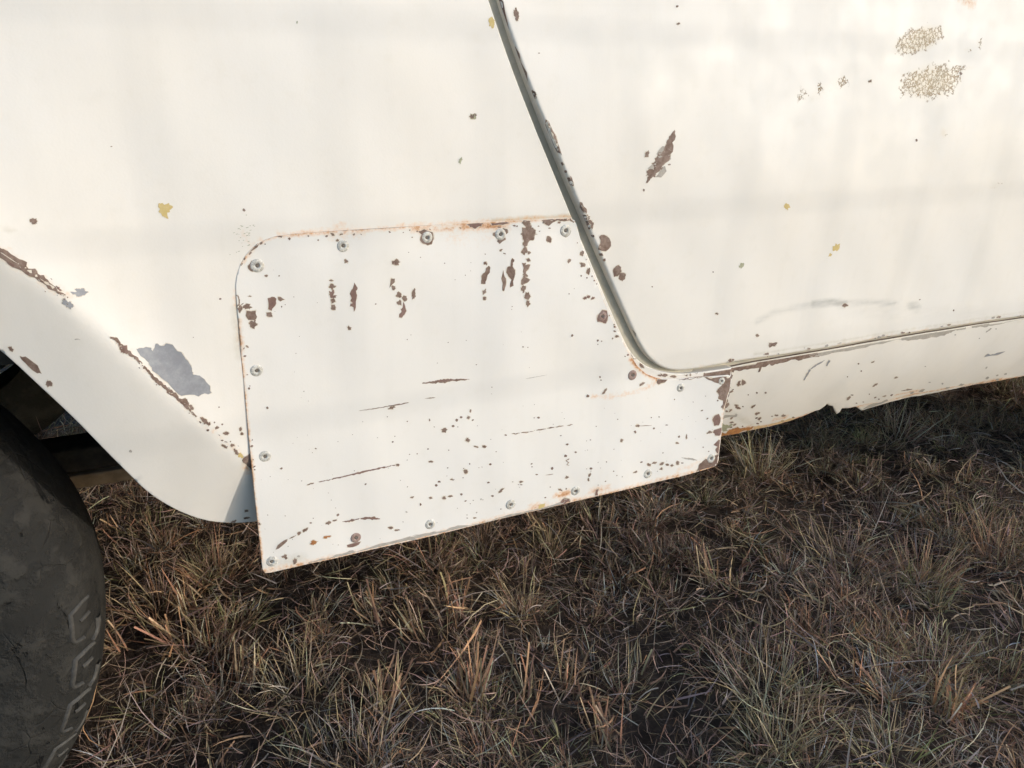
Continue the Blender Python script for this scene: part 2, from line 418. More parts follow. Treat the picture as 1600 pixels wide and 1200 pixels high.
quarter = Panel('quarter_panel', quarter_out, S_quarter, [M['paint'], M['paint']], car, .0055, thick=.014, roll=.0011, box=(-.22, .66, .35, 1.0), attrs=dict(
    rust=[stroke([(0, 396), (50, 427), (100, 462)], .006, .5), stroke([(172, 527), (222, 570), (307, 652), (385, 718)], .0035, .42),
          stroke([(377, 366), (392, 384)], .006, .42), stroke([(370, 440), (395, 384), (440, 364), (540, 357), (660, 350), (895, 338)], .0022, .55), stroke([(365, 450), (369, 500), (377, 590), (383, 650)], .0022, .6), stroke([(525, 351), (548, 356)], .005, .5),
          stroke([(385, 720), (392, 735)], .006, .7)],
    dirt=[edge_glow(.006, .45), stroke([(5, 356), (20, 358)], .004, .7), stroke([(366, 480), (374, 560)], .004, .9), stroke([(770, 345), (895, 337)], .003, .9)],
    speck=[ellipse(383, 372, 16, 24, .55)]))
seat(quarter.obj)
door_pts = smooth_line(hit(DE, S_door), .004)
dx1 = 1.60
door_out = np.vstack([door_pts, [(dx1 - .03, door_pts[-1, 1] + .002), (dx1, door_pts[-1, 1] + .04), (dx1, top_z), (door_pts[0, 0] - .03, top_z)]])
door_out = np.vstack([door_pts, resample(door_out[len(door_pts) - 1:], .02)[1:]])
door = Panel('door', door_out, S_door, [M['paint'], M['paint']], car, .0055, thick=.018, roll=.003, box=(.2, 1.5, .45, 1.0), attrs=dict(
    rust=[stroke([(1500, -6), (1520, 6)], .008, .6), stroke([(1300, 541), (1480, 510), (1560, 500)], .004, .36), stroke([(1020, 562), (1100, 573)], .004, .25)],
    dirt=[edge_glow(.0045, .55), stroke([(860, 330), (985, 505)], .012, .25), ellipse(1450, 120, 60, 40, .28), ellipse(1285, 145, 45, 18, .34, -.28), stroke([(1180, 553), (1600, 488)], .004, .6)],
    smudge=[stroke([(1182, 503), (1205, 490), (1240, 481), (1275, 475)], .0065, .5), stroke([(1270, 475), (1300, 472), (1322, 474)], .0055, .95),
            stroke([(1322, 473), (1350, 472), (1400, 473)], .005, .62), ellipse(1428, 479, 13, 7, .8), ellipse(1400, 486, 110, 20, .30), ellipse(1520, 490, 26, 16, .30), stroke([(1550, 470), (1600, 478)], .006, .2)],
    crackle=[ellipse(1438, 62, 40, 18, 1.0, -.38), ellipse(1455, 127, 46, 26, .92, -.2), ellipse(1280, 142, 42, 16, .30, -.28), ellipse(1500, 108, 30, 6, .5, -.15),
             ellipse(1531, 68, 5, 10, .55), ellipse(1512, 78, 8, 6, .5), ellipse(1474, 208, 6, 9, .7), ellipse(1556, 290, 15, 4, .5, -.3), ellipse(1310, 127, 16, 8, .45)],
    speck=[ellipse(990, 460, 30, 50, .12)]))
seat(door.obj)
sill_top = smooth_line(hit([(1030, 589), (1060, 590), (1100, 584), (1145, 573), (1200, 562), (1333, 540), (1466, 517), (1600, 497), (1750, 475)], S_sill), .006)
sill_bot_px = zoomed([(-700, 1200), (380, 975), (600, 945), (640, 915), (760, 900), (1000, 850), (1200, 795), (1400, 725), (1500, 680), (1560, 655)], 1080, 560, 8) + \
              zoomed([(330, 645), (380, 605), (425, 570), (440, 590), (490, 600), (515, 660), (545, 700), (580, 670), (610, 625), (680, 625), (780, 605), (850, 655), (1000, 610), (1200, 550), (1400, 500), (1600, 455)], 1240, 560, 8) + \
              zoomed([(0, 1230), (300, 1190), (700, 1110), (1000, 1050), (1300, 1000), (1600, 945)], 1400, 470, 8) + [(1700, 573), (1900, 540)]
sb = hit(sill_bot_px, S_sill)
sill_out = np.vstack([resample(sb, .006), [(2.0, sb[-1, 1]), (2.0, sill_top[-1, 1])], sill_top[::-1]])
sill = Panel('sill', sill_out, S_sill, [M['paint'], M['chip']], car, .005, thick=.004, roll=.0012, box=(.5, 1.5, .3, .6), attrs=dict(
    rust=[stroke([(1110, 688), (1145, 680), (1165, 672)], .009, 1.15), stroke([(1165, 672), (1230, 660), (1270, 645)], .006, .75), stroke([(1320, 640), (1380, 628), (1470, 608), (1600, 588)], .0035, .75),
          stroke([(1400, 617), (1440, 610)], .005, .7), stroke([(1530, 598), (1565, 592)], .005, .7), stroke([(1210, 655), (1228, 652)], .006, .6)],
    dirt=[edge_glow(.010, .6), stroke([(1135, 640), (1180, 668), (1240, 655)], .008, .6), region([(1130, 590), (1700, 490), (1700, 580), (1130, 690)], .10)],
    speck=[stroke([(1135, 600), (1150, 650)], .012, .35), stroke([(1150, 670), (1300, 640), (1600, 575)], .010, .34)]))
seat(sill.obj)
plate_px = [(381, 600), (376, 550), (372, 500), (369, 465), (368, 446), (370, 430), (375, 414), (382, 401), (391, 390), (402, 381), (416, 374), (432, 369), (455, 366), (480, 364), (545, 360), (660, 353), (780, 346), (860, 342), (892, 341), (899, 345), (902, 354)]
plate_px += [(908, 377), (920, 414), (935, 446), (948, 478), (965, 516), (977, 538), (986, 556), (997, 573), (1011, 585), (1027, 591), (1059, 592), (1097, 589), (1138, 586), (1143, 588), (1143, 596), (1140, 612), (1133, 636), (1129, 662), (1127, 683), (1124, 707), (1123, 719), (1121, 726), (1115, 730)]
plate_px += [(1063, 745), (1000, 760), (940, 774), (897, 784), (800, 807), (730, 824), (660, 841.5), (560, 864), (480, 882), (424, 895), (415, 896), (410, 890), (409, 880), (398, 777), (388, 680)]
plate_out = resample(hit(plate_px, S_plate), .004, True)
def low(xz): return sstep(.50, .40, xz[:, 1])
plate = Panel('repair_plate', plate_out, S_plate, [M['plate'], M['edge']], car, .004, thick=.0022, roll=.0007, attrs=dict(
    rust=[stroke([(375, 414), (402, 381), (432, 369), (545, 360), (660, 353), (780, 347), (893, 342)], .0024, .72), stroke([(520, 364), (565, 362)], .007, .55), stroke([(645, 358), (705, 356)], .006, .75),
          stroke([(725, 354), (790, 352)], .006, .95), stroke([(700, 372), (770, 370)], .012, .30), stroke([(372, 500), (381, 600), (388, 680), (398, 777), (409, 878)], .0026, .80), stroke([(902, 354), (948, 478), (986, 556), (1027, 591)], .0025, .55),
          stroke([(985, 560), (1003, 580), (1028, 592)], .004, .95), stroke([(1028, 596), (1010, 606), (985, 615), (950, 620), (925, 620)], .0042, .60),
          stroke([(413, 893), (480, 880), (660, 839), (800, 805), (897, 782), (1000, 758), (1115, 729)], .0048, .72), stroke([(870, 775), (888, 770)], .006, .95), stroke([(830, 792), (855, 788)], .005, .7), stroke([(925, 768), (950, 762)], .007, .75),
          stroke([(1120, 726), (1128, 683), (1134, 630)], .006, .62), stroke([(941, 493), (943, 503)], .007, .35), stroke([(1060, 735), (1110, 715)], .006, .45)],
    dirt=[edge_glow(.005, .42), stroke([(410, 885), (470, 872)], .012, .55), stroke([(905, 380), (960, 500)], .008, .35)],
    smudge=[stroke([(455, 650), (475, 635)], .008, .16)],
    speck=[region([(395, 650), (1120, 600), (1110, 720), (420, 870)], .30, .03), stroke([(660, 365), (800, 360)], .015, .32), region([(640, 400), (900, 400), (900, 560), (640, 560)], .14)]))
seat(plate.obj)

# seam behind the door edge
def strip_mesh(name, line, y, wl_, wr_, mat, parent, depth=0.0):
    tn = np.gradient(line, axis=0); tn /= np.hypot(tn[:, 0], tn[:, 1])[:, None]; nr = np.column_stack([-tn[:, 1], tn[:, 0]])
    prof = [(-wl_, y - depth), (-wl_ * .6, y), (wr_ * .6, y), (wr_, y - depth)]
    V = []; F = []
    for p, n in zip(line, nr):
        yb = S_base(np.array([p[0]]), np.array([p[1]]))[0]
        for o, yy in prof: q = p + n * o; V.append((q[0], yy + yb, q[1]))
    k = len(prof)
    for i in range(len(line) - 1):
        for j in range(k - 1): F.append((i * k + j, i * k + j + 1, (i + 1) * k + j + 1, (i + 1) * k + j))
    return seat(mesh_obj(name, V, F, mat, parent))
mid = smooth_line(hit([((a[0] + b[0]) / 2, (a[1] + b[1]) / 2) for a, b in zip(QE[:14], DE[:14])], S_base), .006)
mid = np.vstack([mid, smooth_line(hit([(1087, 581), (1125, 574), (1200, 562), (1333, 541), (1466, 517), (1600, 497), (1750, 475)], S_base), .01), [(1.62, door_pts[-1, 1] - .004), (2.0, door_pts[-1, 1] - .004)]])
nm = int(np.argmin(np.abs(mid[:, 0] - hit([(1087, 581)], S_base)[0, 0]) + 9 * (np.arange(len(mid)) < 30)))
strip_mesh('door_seam', mid[:nm + 1], .0065, .020, .022, M['jamb'], car)
strip_mesh('door_seam', mid[nm:], .013, .014, .008, M['jamb'], car)

# ------------------------------------------------------------------ wear: flakes of lost paint, thin shapes lying on the panels
def jag(P, amp, it=2, closed=True):
    P = np.asarray(P, float)
    for _ in range(it):
        q = []
        n = len(P) if closed else len(P) - 1
        for i in range(n):
            a, b = P[i], P[(i + 1) % len(P)]; m = (a + b) / 2; t = b - a; L = np.hypot(*t)
            nrm = np.array([-t[1], t[0]]) / max(L, 1e-9)
            q += [a, m + nrm * rng.normal(0, min(amp, L * .16))]
        if not closed: q.append(P[-1])
        P = np.array(q); amp *= .6
    return P
def blob(cx, cy, w, h, rot=0, n=None, irr=.22):
    if max(w, h) > 3: w, h = w * 1.14, h * 1.14
    n = n or int(np.clip(6 + max(w, h) * .7, 7, 18)); a = np.linspace(0, 2 * np.pi, n, endpoint=False) + rng.uniform(0, 1)
    r = 1 + rng.normal(0, irr, n) * (.6 if max(w, h) < 5 else 1); r = np.clip(r, .5, 1.5)
    u, v = np.cos(a) * r * w / 2, np.sin(a) * r * h / 2; c, s_ = math.cos(rad(rot)), math.sin(rad(rot))
    return np.column_stack([cx + u * c - v * s_, cy + u * s_ + v * c])
def thickline(pts, w, taper=True):
    p = resample(np.asarray(pts, float), 5); n = len(p); t = np.gradient(p, axis=0); t /= np.hypot(t[:, 0], t[:, 1])[:, None]
    nr = np.column_stack([-t[:, 1], t[:, 0]]); k = np.sin(np.linspace(.12, np.pi - .12, n)) ** .5 if taper else np.ones(n)
    a = np.abs(w / 2 * k * rng.uniform(.55, 1.3, n)); b = np.abs(w / 2 * k * rng.uniform(.55, 1.3, n))
    return np.vstack([p + nr * a[:, None], (p - nr * b[:, None])[::-1]])
class Wear:
    def __init__(s, pan): s.p = pan; s.V = {}; s.F = {}
    def add(s, px, mat='chip', amp=.8, it=1, lift=.00024, halo=True):
        px = jag(px, amp, it) if amp else np.asarray(px, float)
        if halo and mat in ('chip', 'chip_red', 'chip_grey', 'orange_rust') and np.ptp(px, 0).max() > 5:   # lip of thinned, yellowed paint round the flake
            c0 = px.mean(0); v = px - c0; L = np.maximum(np.hypot(v[:, 0], v[:, 1]), .5)[:, None]
            s.add(px + v / L * np.clip(rng.normal(.9, .5, (len(px), 1)), .1, 2.2), 'lip', 0, 0, .00014, False)
        q = hit(px, s.p.S)
        out = s.p.out; o = ~inside(q, out)
        if o.any():                            # trim to the panel
            for i in np.where(o)[0]:
                A = out; B = np.roll(out, -1, 0); ab = B - A; t = np.clip(np.sum((q[i] - A) * ab, 1) / np.maximum(np.sum(ab * ab, 1), 1e-12), 0, 1)
                c = A + t[:, None] * ab; k = np.argmin(np.sum((c - q[i]) ** 2, 1)); q[i] = c[k]
        keep = np.hypot(*(q - np.roll(q, 1, 0)).T) > 1e-5; q = q[keep]
        if len(q) < 3: return
        pts = [q]; x0, z0 = q.min(0); x1, z1 = q.max(0)
        if max(x1 - x0, z1 - z0) > .008:
            g = np.array([(a, b) for a in np.arange(x0, x1, .003) for b in np.arange(z0, z1, .003)])
            g = g[inside(g, q)]
            if len(g):
                d, _ = seg_dist(g, q, True); pts.append(g[d > .001])
        P = np.vstack(pts)
        v, e, f, *_ = delaunay_2d_cdt([Vector(a) for a in P], [], [list(range(len(q)))], 1, 1e-7)
        v = np.array([(a.x, a.y) for a in v])
        if s.p.roll > .002:
            de, _ = seg_dist(v, out, True); lift = lift + .0006 * np.clip(1.6 - de / s.p.roll, 0, 1)
        y = s.p.depth(v[:, 0], v[:, 1]) - lift
        V = s.V.setdefault(mat, []); F = s.F.setdefault(mat, []); k = len(V)
        V += [(a[0], b, a[1]) for a, b in zip(v, y)]
        for t in f:
            a, b, c = v[t[0]], v[t[1]], v[t[2]]
            ccw = (b[0] - a[0]) * (c[1] - a[1]) - (b[1] - a[1]) * (c[0] - a[0]) > 0
            F.append(tuple(k + i for i in (t if ccw else reversed(t))))
    def blobs(s, rows, mat='chip', amp=.6):
        for r in rows: s.add(blob(*r), mat, amp, 2 if max(r[2], r[3]) > 7 else 1 if max(r[2], r[3]) > 3 else 0)
    def build(s):
        V, F, mi, ms = [], [], [], []
        for i, m in enumerate(s.V):
            k = len(V); V += s.V[m]; F += [tuple(a + k for a in f) for f in s.F[m]]; mi += [i] * len(s.F[m]); ms.append(M[m])
        if V:
            o = mesh_obj('paint_chips', V, F, ms, s.p.obj, False, mi); tag(o, kind='stuff')
wq, wd, ws, wp = Wear(quarter), Wear(door), Wear(sill), Wear(plate)
# quarter panel
wq.add([(-8, 381), (0, 387), (12, 392), (37, 407), (50, 420), (63, 430), (77, 441), (97, 457), (103, 463), (87, 455), (67, 442), (40, 428), (13, 413), (-8, 402)], 'chip', 2.5, 2)
wq.blobs([(18, 413, 10, 4, 35), (92, 451, 12, 3, 40)], 'chip_red')
wq.blobs([(125, 457, 20, 10, -5), (106, 475, 15, 8, 35)], 'chip_grey')
wq.add(zoomed([(640, 435), (660, 430), (710, 430), (715, 445), (730, 410), (770, 420), (790, 412), (850, 450), (880, 490), (900, 540), (905, 555), (935, 560), (975, 600), (992, 640), (930, 658), (850, 655), (800, 610), (740, 555), (700, 510), (670, 475)], 0, 400, 3), 'chip_grey', 1.6, 2)
wq.add(thickline([(172, 527), (182, 530), (190, 542), (204, 553), (222, 568)], 6), 'chip', 1)
wq.blobs([(193, 546, 12, 9, 40)], 'chip_red')
wq.add(thickline([(225, 572), (240, 590), (262, 609), (281, 624), (307, 651)], 6.5), 'chip', 1)
wq.blobs([(289, 628, 15, 8, 45), (299, 636, 8, 5, 40), (320, 658, 12, 6, 35), (327, 662, 5, 4), (335, 660, 3, 3), (347, 663, 3, 3), (339, 668, 6, 4), (353, 677, 8, 5), (376, 670, 4, 5), (378, 678, 5, 4), (325, 672, 4, 3), (350, 697, 10, 3, 40), (363, 696, 5, 5), (369, 706, 9, 5, 40), (347, 688, 4, 2), (342, 636, 2.5, 2.5), (344, 467, 3.5, 2.5), (302, 527, 1.5, 1.5)])
wq.blobs([(376, 712, 9, 5, 30)], 'chip_yellow')
wq.add([(378, 719), (386, 712), (400, 700), (400, 740), (390, 731), (384, 725)], 'chip')
wq.add([(31, 556), (40, 557), (52, 566), (62, 578), (65, 584), (58, 583), (45, 573), (35, 563)], 'chip', 1.2); wq.blobs([(77, 599, 9, 8), (17, 545, 9, 5, 40)])
wq.blobs([(257, 327, 19, 21)], 'chip_yellow'); wq.blobs([(768, 35, 8, 14)], 'chip_yellow')
wq.blobs([(53, 345, 11, 8), (381, 328, 4, 4), (174, 229, 3, 2), (739, 182, 10, 7, -20)], 'chip'); wq.blobs([(719, 251, 5, 11, 20)], 'chip_green'); wq.blobs([(739, 182, 9, 7, -20), (464, 35, 2, 4)], 'chip_green')
wq.blobs([(385, 798, 6, 3), (386, 809, 9, 3, -10), (365, 815, 8, 2.5, -30)], 'chip')
wq.blobs([(204, 705, 4, 4), (120, 530, 7, 1.5)], 'chip_pale')
wq.add([(1094, 574), (1120, 570), (1150, 562), (1150, 592), (1094, 592), (1100, 583)], 'chip', .8, 2)
wq.blobs([(1036, 586, 14, 3, 5), (1052, 588, 9, 3), (1072, 585, 5, 5), (1078, 584, 3, 5), (1088, 582, 4, 4), (990, 556, 5, 10, -30), (1003, 572, 4, 9, -45)], 'chip')
for i in range(70):                            # speckle where the arch crease has worn through
    t = rng.uniform(0, 1); x = 10 + t * 100 if i < 30 else 180 + rng.uniform(0, 1) * 205
    y = np.interp(x, [0, 50, 100, 175, 225, 262, 307, 350, 388], [396, 425, 461, 530, 573, 609, 652, 690, 722]) + rng.normal(0, 5 if i < 30 else 3.5)
    wq.add(blob(x, y, rng.uniform(1, 4), rng.uniform(.8, 2.4), 40, 7), rng.choice(['chip', 'chip', 'chip_pale', 'chip_red']), 0)
for x, y in zip(rng.normal(383, 7, 34), rng.normal(368, 11, 34)): wq.add(blob(x, y, rng.uniform(1.5, 4), rng.uniform(.5, 1), -15, 6), 'chip_green', 0)
# door
def Z2(p): return zoomed(p, 533, 0, 3)
def Z4(p): return zoomed(p, 860, 300, 16 / 3)
wd.add(Z2([(728, -20), (750, -20), (760, 10), (780, 100), (800, 180), (795, 200), (770, 130), (748, 40)]), 'chip_red', 1.2)
wd.add(Z2([(803, 215), (820, 220), (845, 290), (870, 340), (880, 385), (865, 370), (835, 310), (806, 240)]), 'chip', 1.2)
wd.add(Z2([(958, 560), (972, 568), (990, 610), (1015, 670), (1035, 730), (1015, 715), (985, 655), (955, 585)]), 'chip', 1.2)
wd.add(Z4([(245, 85), (265, 90), (300, 140), (300, 180), (275, 170), (250, 130)]), 'chip', .8)
wd.add(Z4([(405, 375), (445, 357), (490, 385), (503, 450), (460, 493), (400, 480), (402, 455), (415, 430)]), 'chip', .8)
wd.blobs([(834, 147, 6, 10, -20), (807, 24, 7, 18, -12), (892, 283, 7, 14, -20), (916, 339, 9, 8), (921, 350, 9, 13, -15), (963.7, 423.4, 12, 16, 10, 9, .08), (972, 432, 9, 12, 15, 8, .1), (940, 398, 4, 5), (944, 406, 4, 4), (926, 369, 4, 4), (1119.7, 490, 4.5, 2.5), (1114, 425, 2.2, 2.2), (1019, 448, 2.5, 2.5), (878, 257, 4, 5), (884, 268, 3, 4),
          (1006, 297, 2.5, 4), (1046, 257, 4, 2), (1058, 10, 4, 3), (1060, 37, 6, 3, -20), (1359, 127, 5, 3, -20), (1432, 219, 3, 4), (1183, 524, 4, 4), (1206, 539, 12, 6, -15), (1320, 477, 8, 5, -20), (1490, 485, 2.5, 3), (1437, 468, 3, 2), (1011, 241, 6, 10, 20), (1501, 115, 4, 4), (842, 83, 2.5, 2)])
wd.add(Z2([(1563, 610), (1568, 640), (1556, 700), (1540, 745), (1512, 772), (1492, 802), (1450, 837), (1428, 857), (1435, 830), (1460, 800), (1478, 772), (1490, 750), (1508, 720), (1524, 680), (1536, 640)]), 'chip', 1.2, 2)
wd.add(Z2([(1478, 722), (1505, 685), (1518, 688), (1505, 735), (1485, 745)]), 'chip_pale', .8); wd.add(Z2([(1436, 790), (1470, 755), (1488, 765), (1468, 795)]), 'chip_pale', .8)
wd.add(Z2([(1495, 800), (1518, 778), (1525, 802), (1500, 832), (1472, 830)]), 'chip_pale', .8); wd.add(Z2([(1536, 700), (1548, 705), (1546, 745), (1530, 755)]), 'chip_pale', .8)
wd.blobs([(1043, 231, 9, 22, 15), (1034, 246, 17, 18, 20), (1026, 258, 13, 14, 20), (1017, 271, 12, 11, 35)], 'chip', 1.2)
wd.blobs([(1229.5, 323, 7, 11, -20), (1306, 388, 9, 12, 45), (1297, 398, 4, 5, 30)], 'chip_yellow'); wd.blobs([(1158, 415, 5, 9, 25)], 'chip_green')
wd.blobs([(990, 522, 6, 13, -20, 9, .08)], 'chip_pale')
for i in range(26):                            # nibbled paint along the bottom seam
    t = rng.uniform(0, 1); x = 1125 + 475 * t; y = np.interp(x, [1125, 1200, 1333, 1466, 1600], [570, 558, 537, 514, 494]) - rng.uniform(1, 6)
    wd.add(blob(x, y, rng.uniform(2, 6), rng.uniform(1.2, 3), -10), rng.choice(['chip', 'chip_pale', 'chip_pale']), .4)
# sill
def Z5(p): return zoomed(p, 1080, 560, 8)
def Z6(p): return zoomed(p, 1240, 560, 8)
def Z7(p): return zoomed(p, 1400, 470, 8)
ws.add(Z5([(150, 110), (600, 0), (1100, -90), (1600, -170), (1600, -20), (1420, 5), (1380, 20), (1300, 10), (1200, 40), (1100, 60), (1050, 70), (1010, 92), (980, 68), (930, 105), (880, 105), (860, 165), (835, 170), (850, 115), (790, 125), (700, 140), (650, 140), (600, 160), (540, 150), (500, 165), (500, 195), (520, 210), (480, 290), (492, 360), (480, 430), (450, 500), (440, 560), (420, 640), (400, 700), (380, 640), (395, 540), (430, 400), (420, 250), (300, 190), (150, 180)]), 'chip', .9)
ws.add(zoomed([(600, 420), (800, 380), (1000, 345), (1200, 305), (1320, 285), (1320, 320), (1240, 338), (1180, 360), (1060, 385), (1000, 392), (940, 412), (880, 420), (800, 440), (700, 455), (640, 470), (590, 478)], 1066, 400, 3), 'chip_pale', .8, 2)
ws.add(Z7([(60, 440), (200, 405), (400, 365), (600, 330), (860, 300), (870, 355), (760, 370), (700, 385), (640, 410), (560, 435), (440, 455), (300, 475), (150, 500), (70, 495)]), 'chip_pale', .8, 2)
ws.add(Z7([(920, 295), (1100, 262), (1300, 228), (1600, 175), (1600, 230), (1400, 265), (1330, 285), (1160, 312), (1050, 320), (950, 340)]), 'chip_pale', .8, 2)
ws.add(Z5([(390, 720), (430, 705), (540, 710), (560, 685), (580, 700), (570, 725), (520, 735), (440, 740), (400, 760)]), 'chip_pale'); ws.add(Z5([(385, 800), (420, 830), (470, 840), (500, 815), (520, 830), (480, 870), (440, 890), (470, 905), (400, 915), (380, 870)]), 'chip_green')
ws.add(Z5([(370, 985), (380, 925), (450, 915), (510, 885), (560, 868), (640, 868), (700, 862), (780, 850), (760, 900), (700, 905), (640, 915), (600, 950), (560, 968), (450, 985)]), 'orange_rust', 1.2, 2)
ws.add(Z5([(780, 850), (900, 838), (1000, 815), (1100, 790), (1130, 770), (1190, 765), (1280, 742), (1290, 760), (1150, 815), (1000, 855), (860, 885), (790, 890)]), 'stain', 1.0, 2)
ws.add(Z5([(605, 945), (640, 915), (700, 905), (740, 925), (770, 905), (760, 930), (640, 990), (600, 985)]), 'chip_red')
ws.blobs([(x / 8 + 1080, y / 8 + 560, w, h, a) for x, y, w, h, a in [(595, 320, 5, 8, 15), (650, 305, 6, 7, 20), (500, 415, 5, 2.5, -30), (520, 390, 3, 2, -30), (450, 470, 4, 2.5, -45), (455, 575, 5, 3, -50), (440, 605, 5, 2, -45), (490, 650, 5, 2, -40), (445, 660, 4, 3, 0), (565, 585, 5, 2, 0), (575, 612, 6, 4, 0), (600, 625, 5, 3, 0), (645, 602, 3, 2, 0), (820, 430, 3, 3, 0), (928, 430, 3, 3, 0), (712, 455, 2, 2, 0), (770, 600, 7, 3, -30), (820, 690, 7, 3, -20), (850, 755, 6, 3, -50), (815, 745, 4, 2, -30), (830, 815, 4, 2, 0), (870, 790, 3, 2, 0), (1060, 712, 5, 2, 0), (1010, 725, 3, 1.5, 0), (1150, 718, 6, 3, -20), (1140, 780, 4, 3, 0), (1275, 738, 4, 2, 0), (510, 800, 6, 2, -10), (540, 830, 5, 2, -30), (500, 860, 4, 2, -30), (640, 850, 3, 2, 0), (505, 745, 5, 2, -30)]], 'chip')
ws.add(thickline(Z6([(128, 268), (170, 200), (205, 145)]), 2.6, False), 'chip_grey', .3); ws.add(thickline(Z6([(205, 140), (290, 80), (383, 25)]), 2.2), 'chip_grey', .3); ws.add(thickline(Z6([(408, 92), (450, 25)]), 2.6, False), 'chip_grey', .3)
ws.blobs([(x / 8 + 1240, y / 8 + 560, w, h, a) for x, y, w, h, a in [(810, 65, 3, 3, 0), (990, 45, 5, 2, -35), (845, 157, 2.5, 2.5, 0), (672, 230, 2, 2, 0), (1275, 240, 5, 2.5, -20), (1015, 332, 7, 2.5, -35), (690, 495, 7, 3.5, -35), (730, 458, 4, 1.5, 0), (1020, 487, 4, 2, -25), (1065, 510, 3, 2, -20), (785, 560, 3, 1.5, 0), (870, 545, 3, 1.5, 0), (1130, 472, 6, 1.5, -20), (1225, 458, 4, 2, -20), (945, 448, 2, 2, 0)]], 'chip')
ws.add(thickline(Z6([(1345, 405), (1420, 393), (1480, 385)]), 1.8), 'chip', .2)
ws.add(Z7([(1100, 705), (1150, 660), (1180, 675), (1230, 665), (1290, 645), (1365, 632), (1290, 668), (1230, 682), (1160, 690)]), 'chip_grey', .3)
ws.add(Z6([(845, 652), (930, 590), (1000, 560), (1100, 545), (1170, 510), (1180, 530), (1100, 565), (1000, 600), (900, 650)]), 'chip_pale', .5)
ws.blobs([(x / 8 + 1400, y / 8 + 470, w, h, a) for x, y, w, h, a in [(365, 820, 2.5, 2, 0), (420, 1018, 3.5, 1.5, 0), (580, 1035, 3, 3, 0), (1130, 835, 4, 2, -40), (1370, 915, 4, 3, -20), (1265, 930, 4, 2, -20), (1155, 370, 8, 2, -35), (1250, 350, 2, 2, 0), (1040, 470, 2, 2, 0), (740, 425, 3, 2, 0), (320, 1125, 8, 3, -25), (820, 1050, 9, 2, -15), (1140, 965, 6, 3, -20), (200, 1150, 6, 3, -20), (1270, 985, 6, 2.5, -15), (640, 1090, 6, 2, -15)]], 'chip_pale')
# repair plate
def ZA(p): return zoomed(p, 360, 330, 16 / 3)
def ZB(p): return zoomed(p, 640, 330, 16 / 3)
def ZC(p): return zoomed(p, 900, 520, 16 / 3)
def ZD(p): return zoomed(p, 360, 680, 16 / 3)
wp.add(ZA([(310, 725), (345, 712), (383, 730), (380, 770), (360, 800), (345, 828), (315, 815), (318, 770)]), 'chip_red', .6)
wp.add(ZA([(135, 830), (210, 828), (222, 880), (200, 910), (150, 905), (128, 870)]), 'chip', .6)
wp.add(ZA([(1032, 595), (1060, 640), (1045, 665), (1055, 700), (1045, 750), (1045, 800), (1028, 838), (1025, 800), (995, 790), (1000, 770), (1020, 765), (1000, 745), (1010, 725), (995, 690), (1010, 655), (1022, 640)]), 'chip_red', .5)
wp.add(ZA([(1340, 560), (1370, 562), (1368, 592), (1345, 612), (1325, 638), (1333, 600)]), 'chip', .3)
wp.add(ZA([(1440, 755), (1455, 790), (1465, 830), (1450, 860), (1430, 885), (1405, 882), (1408, 855), (1425, 840), (1420, 820), (1435, 800)]), 'chip_red', .3)
wp.add(ZA([(395, 715), (420, 715), (452, 735), (415, 752), (400, 740)]), 'chip', .3)
wp.blobs([(386, 479, 11, 7), (395, 507, 11, 10), (421, 491, 9, 8), (374, 482, 7, 12), (371, 470, 6, 16), (518, 438, 5, 2), (519, 448, 8, 8), (520, 470, 7, 5), (521, 480, 6, 8), (540, 408, 5, 5), (416, 431, 4, 3), (436, 431, 2.5, 2.5), (614, 410, 4, 5), (620, 410, 7, 8), (615, 450, 6, 6), (623, 461, 7, 7), (624, 473, 7, 7), (632, 466, 7, 7, 30), (646.5, 459, 5, 15, 10), (546, 513, 5, 5), (587, 475, 3, 2), (390, 463, 5, 1.5), (440, 479, 2, 3),
          (758, 411, 4, 5), (756, 456, 5, 7), (757, 466.5, 4, 5), (823, 349, 10, 9), (825, 366, 17, 21), (820.5, 381.5, 8, 6), (820, 392, 8, 9), (826.5, 395, 5, 4), (825.6, 406.5, 5, 5), (820, 429, 6, 8), (818, 451, 5, 9, 20), (824, 463, 8, 12), (825, 474, 5, 8), (858, 374, 7, 10), (889, 407.5, 4, 6, 10), (909, 396, 5, 7), (910, 414, 7, 6, -30), (919, 423, 5, 9, 15), (908, 431, 2.5, 3), (917, 434, 2.5, 2.5), (894, 524, 3, 4, 20), (934, 532, 3.5, 2.5, -40), (940, 533, 2, 2), (934, 538, 2, 2), (711, 437, 1.5, 1.5), (657, 402, 2, 1.5), (727, 430, 1.5, 1.5), (800, 479, 2, 1.5), (889, 459, 2, 2), (817, 542, 3, 2), (700, 535, 2, 1.5), (782, 391, 5, 2, -30), (788, 396, 4, 1.5, 20), (758, 397, 2, 1.5)])
wp.blobs([(519, 459, 7, 10), (522, 464, 6, 4), (914, 466, 6, 4, -35), (919.5, 463.5, 5, 4, -30), (926, 466, 5, 4, -30)], 'chip_red')
wp.add(ZB([(655, 455), (672, 470), (668, 510), (650, 530), (640, 570), (632, 605), (595, 605), (600, 560), (610, 520), (635, 495), (640, 470)]), 'chip', .4)
wp.add(ZB([(780, 490), (786, 530), (802, 560), (802, 610), (787, 665), (773, 660), (776, 600), (765, 560), (772, 530)]), 'chip', .4)
wp.add(ZB([(858, 390), (873, 405), (860, 430), (858, 460), (877, 490), (872, 550), (866, 620), (836, 635), (838, 600), (848, 570), (825, 545), (805, 510), (815, 465), (840, 460), (845, 410)]), 'chip', .5)
wp.add(ZB([(935, 430), (970, 430), (965, 450), (1005, 445), (990, 480), (960, 510), (945, 500), (950, 470)]), 'chip', .4)
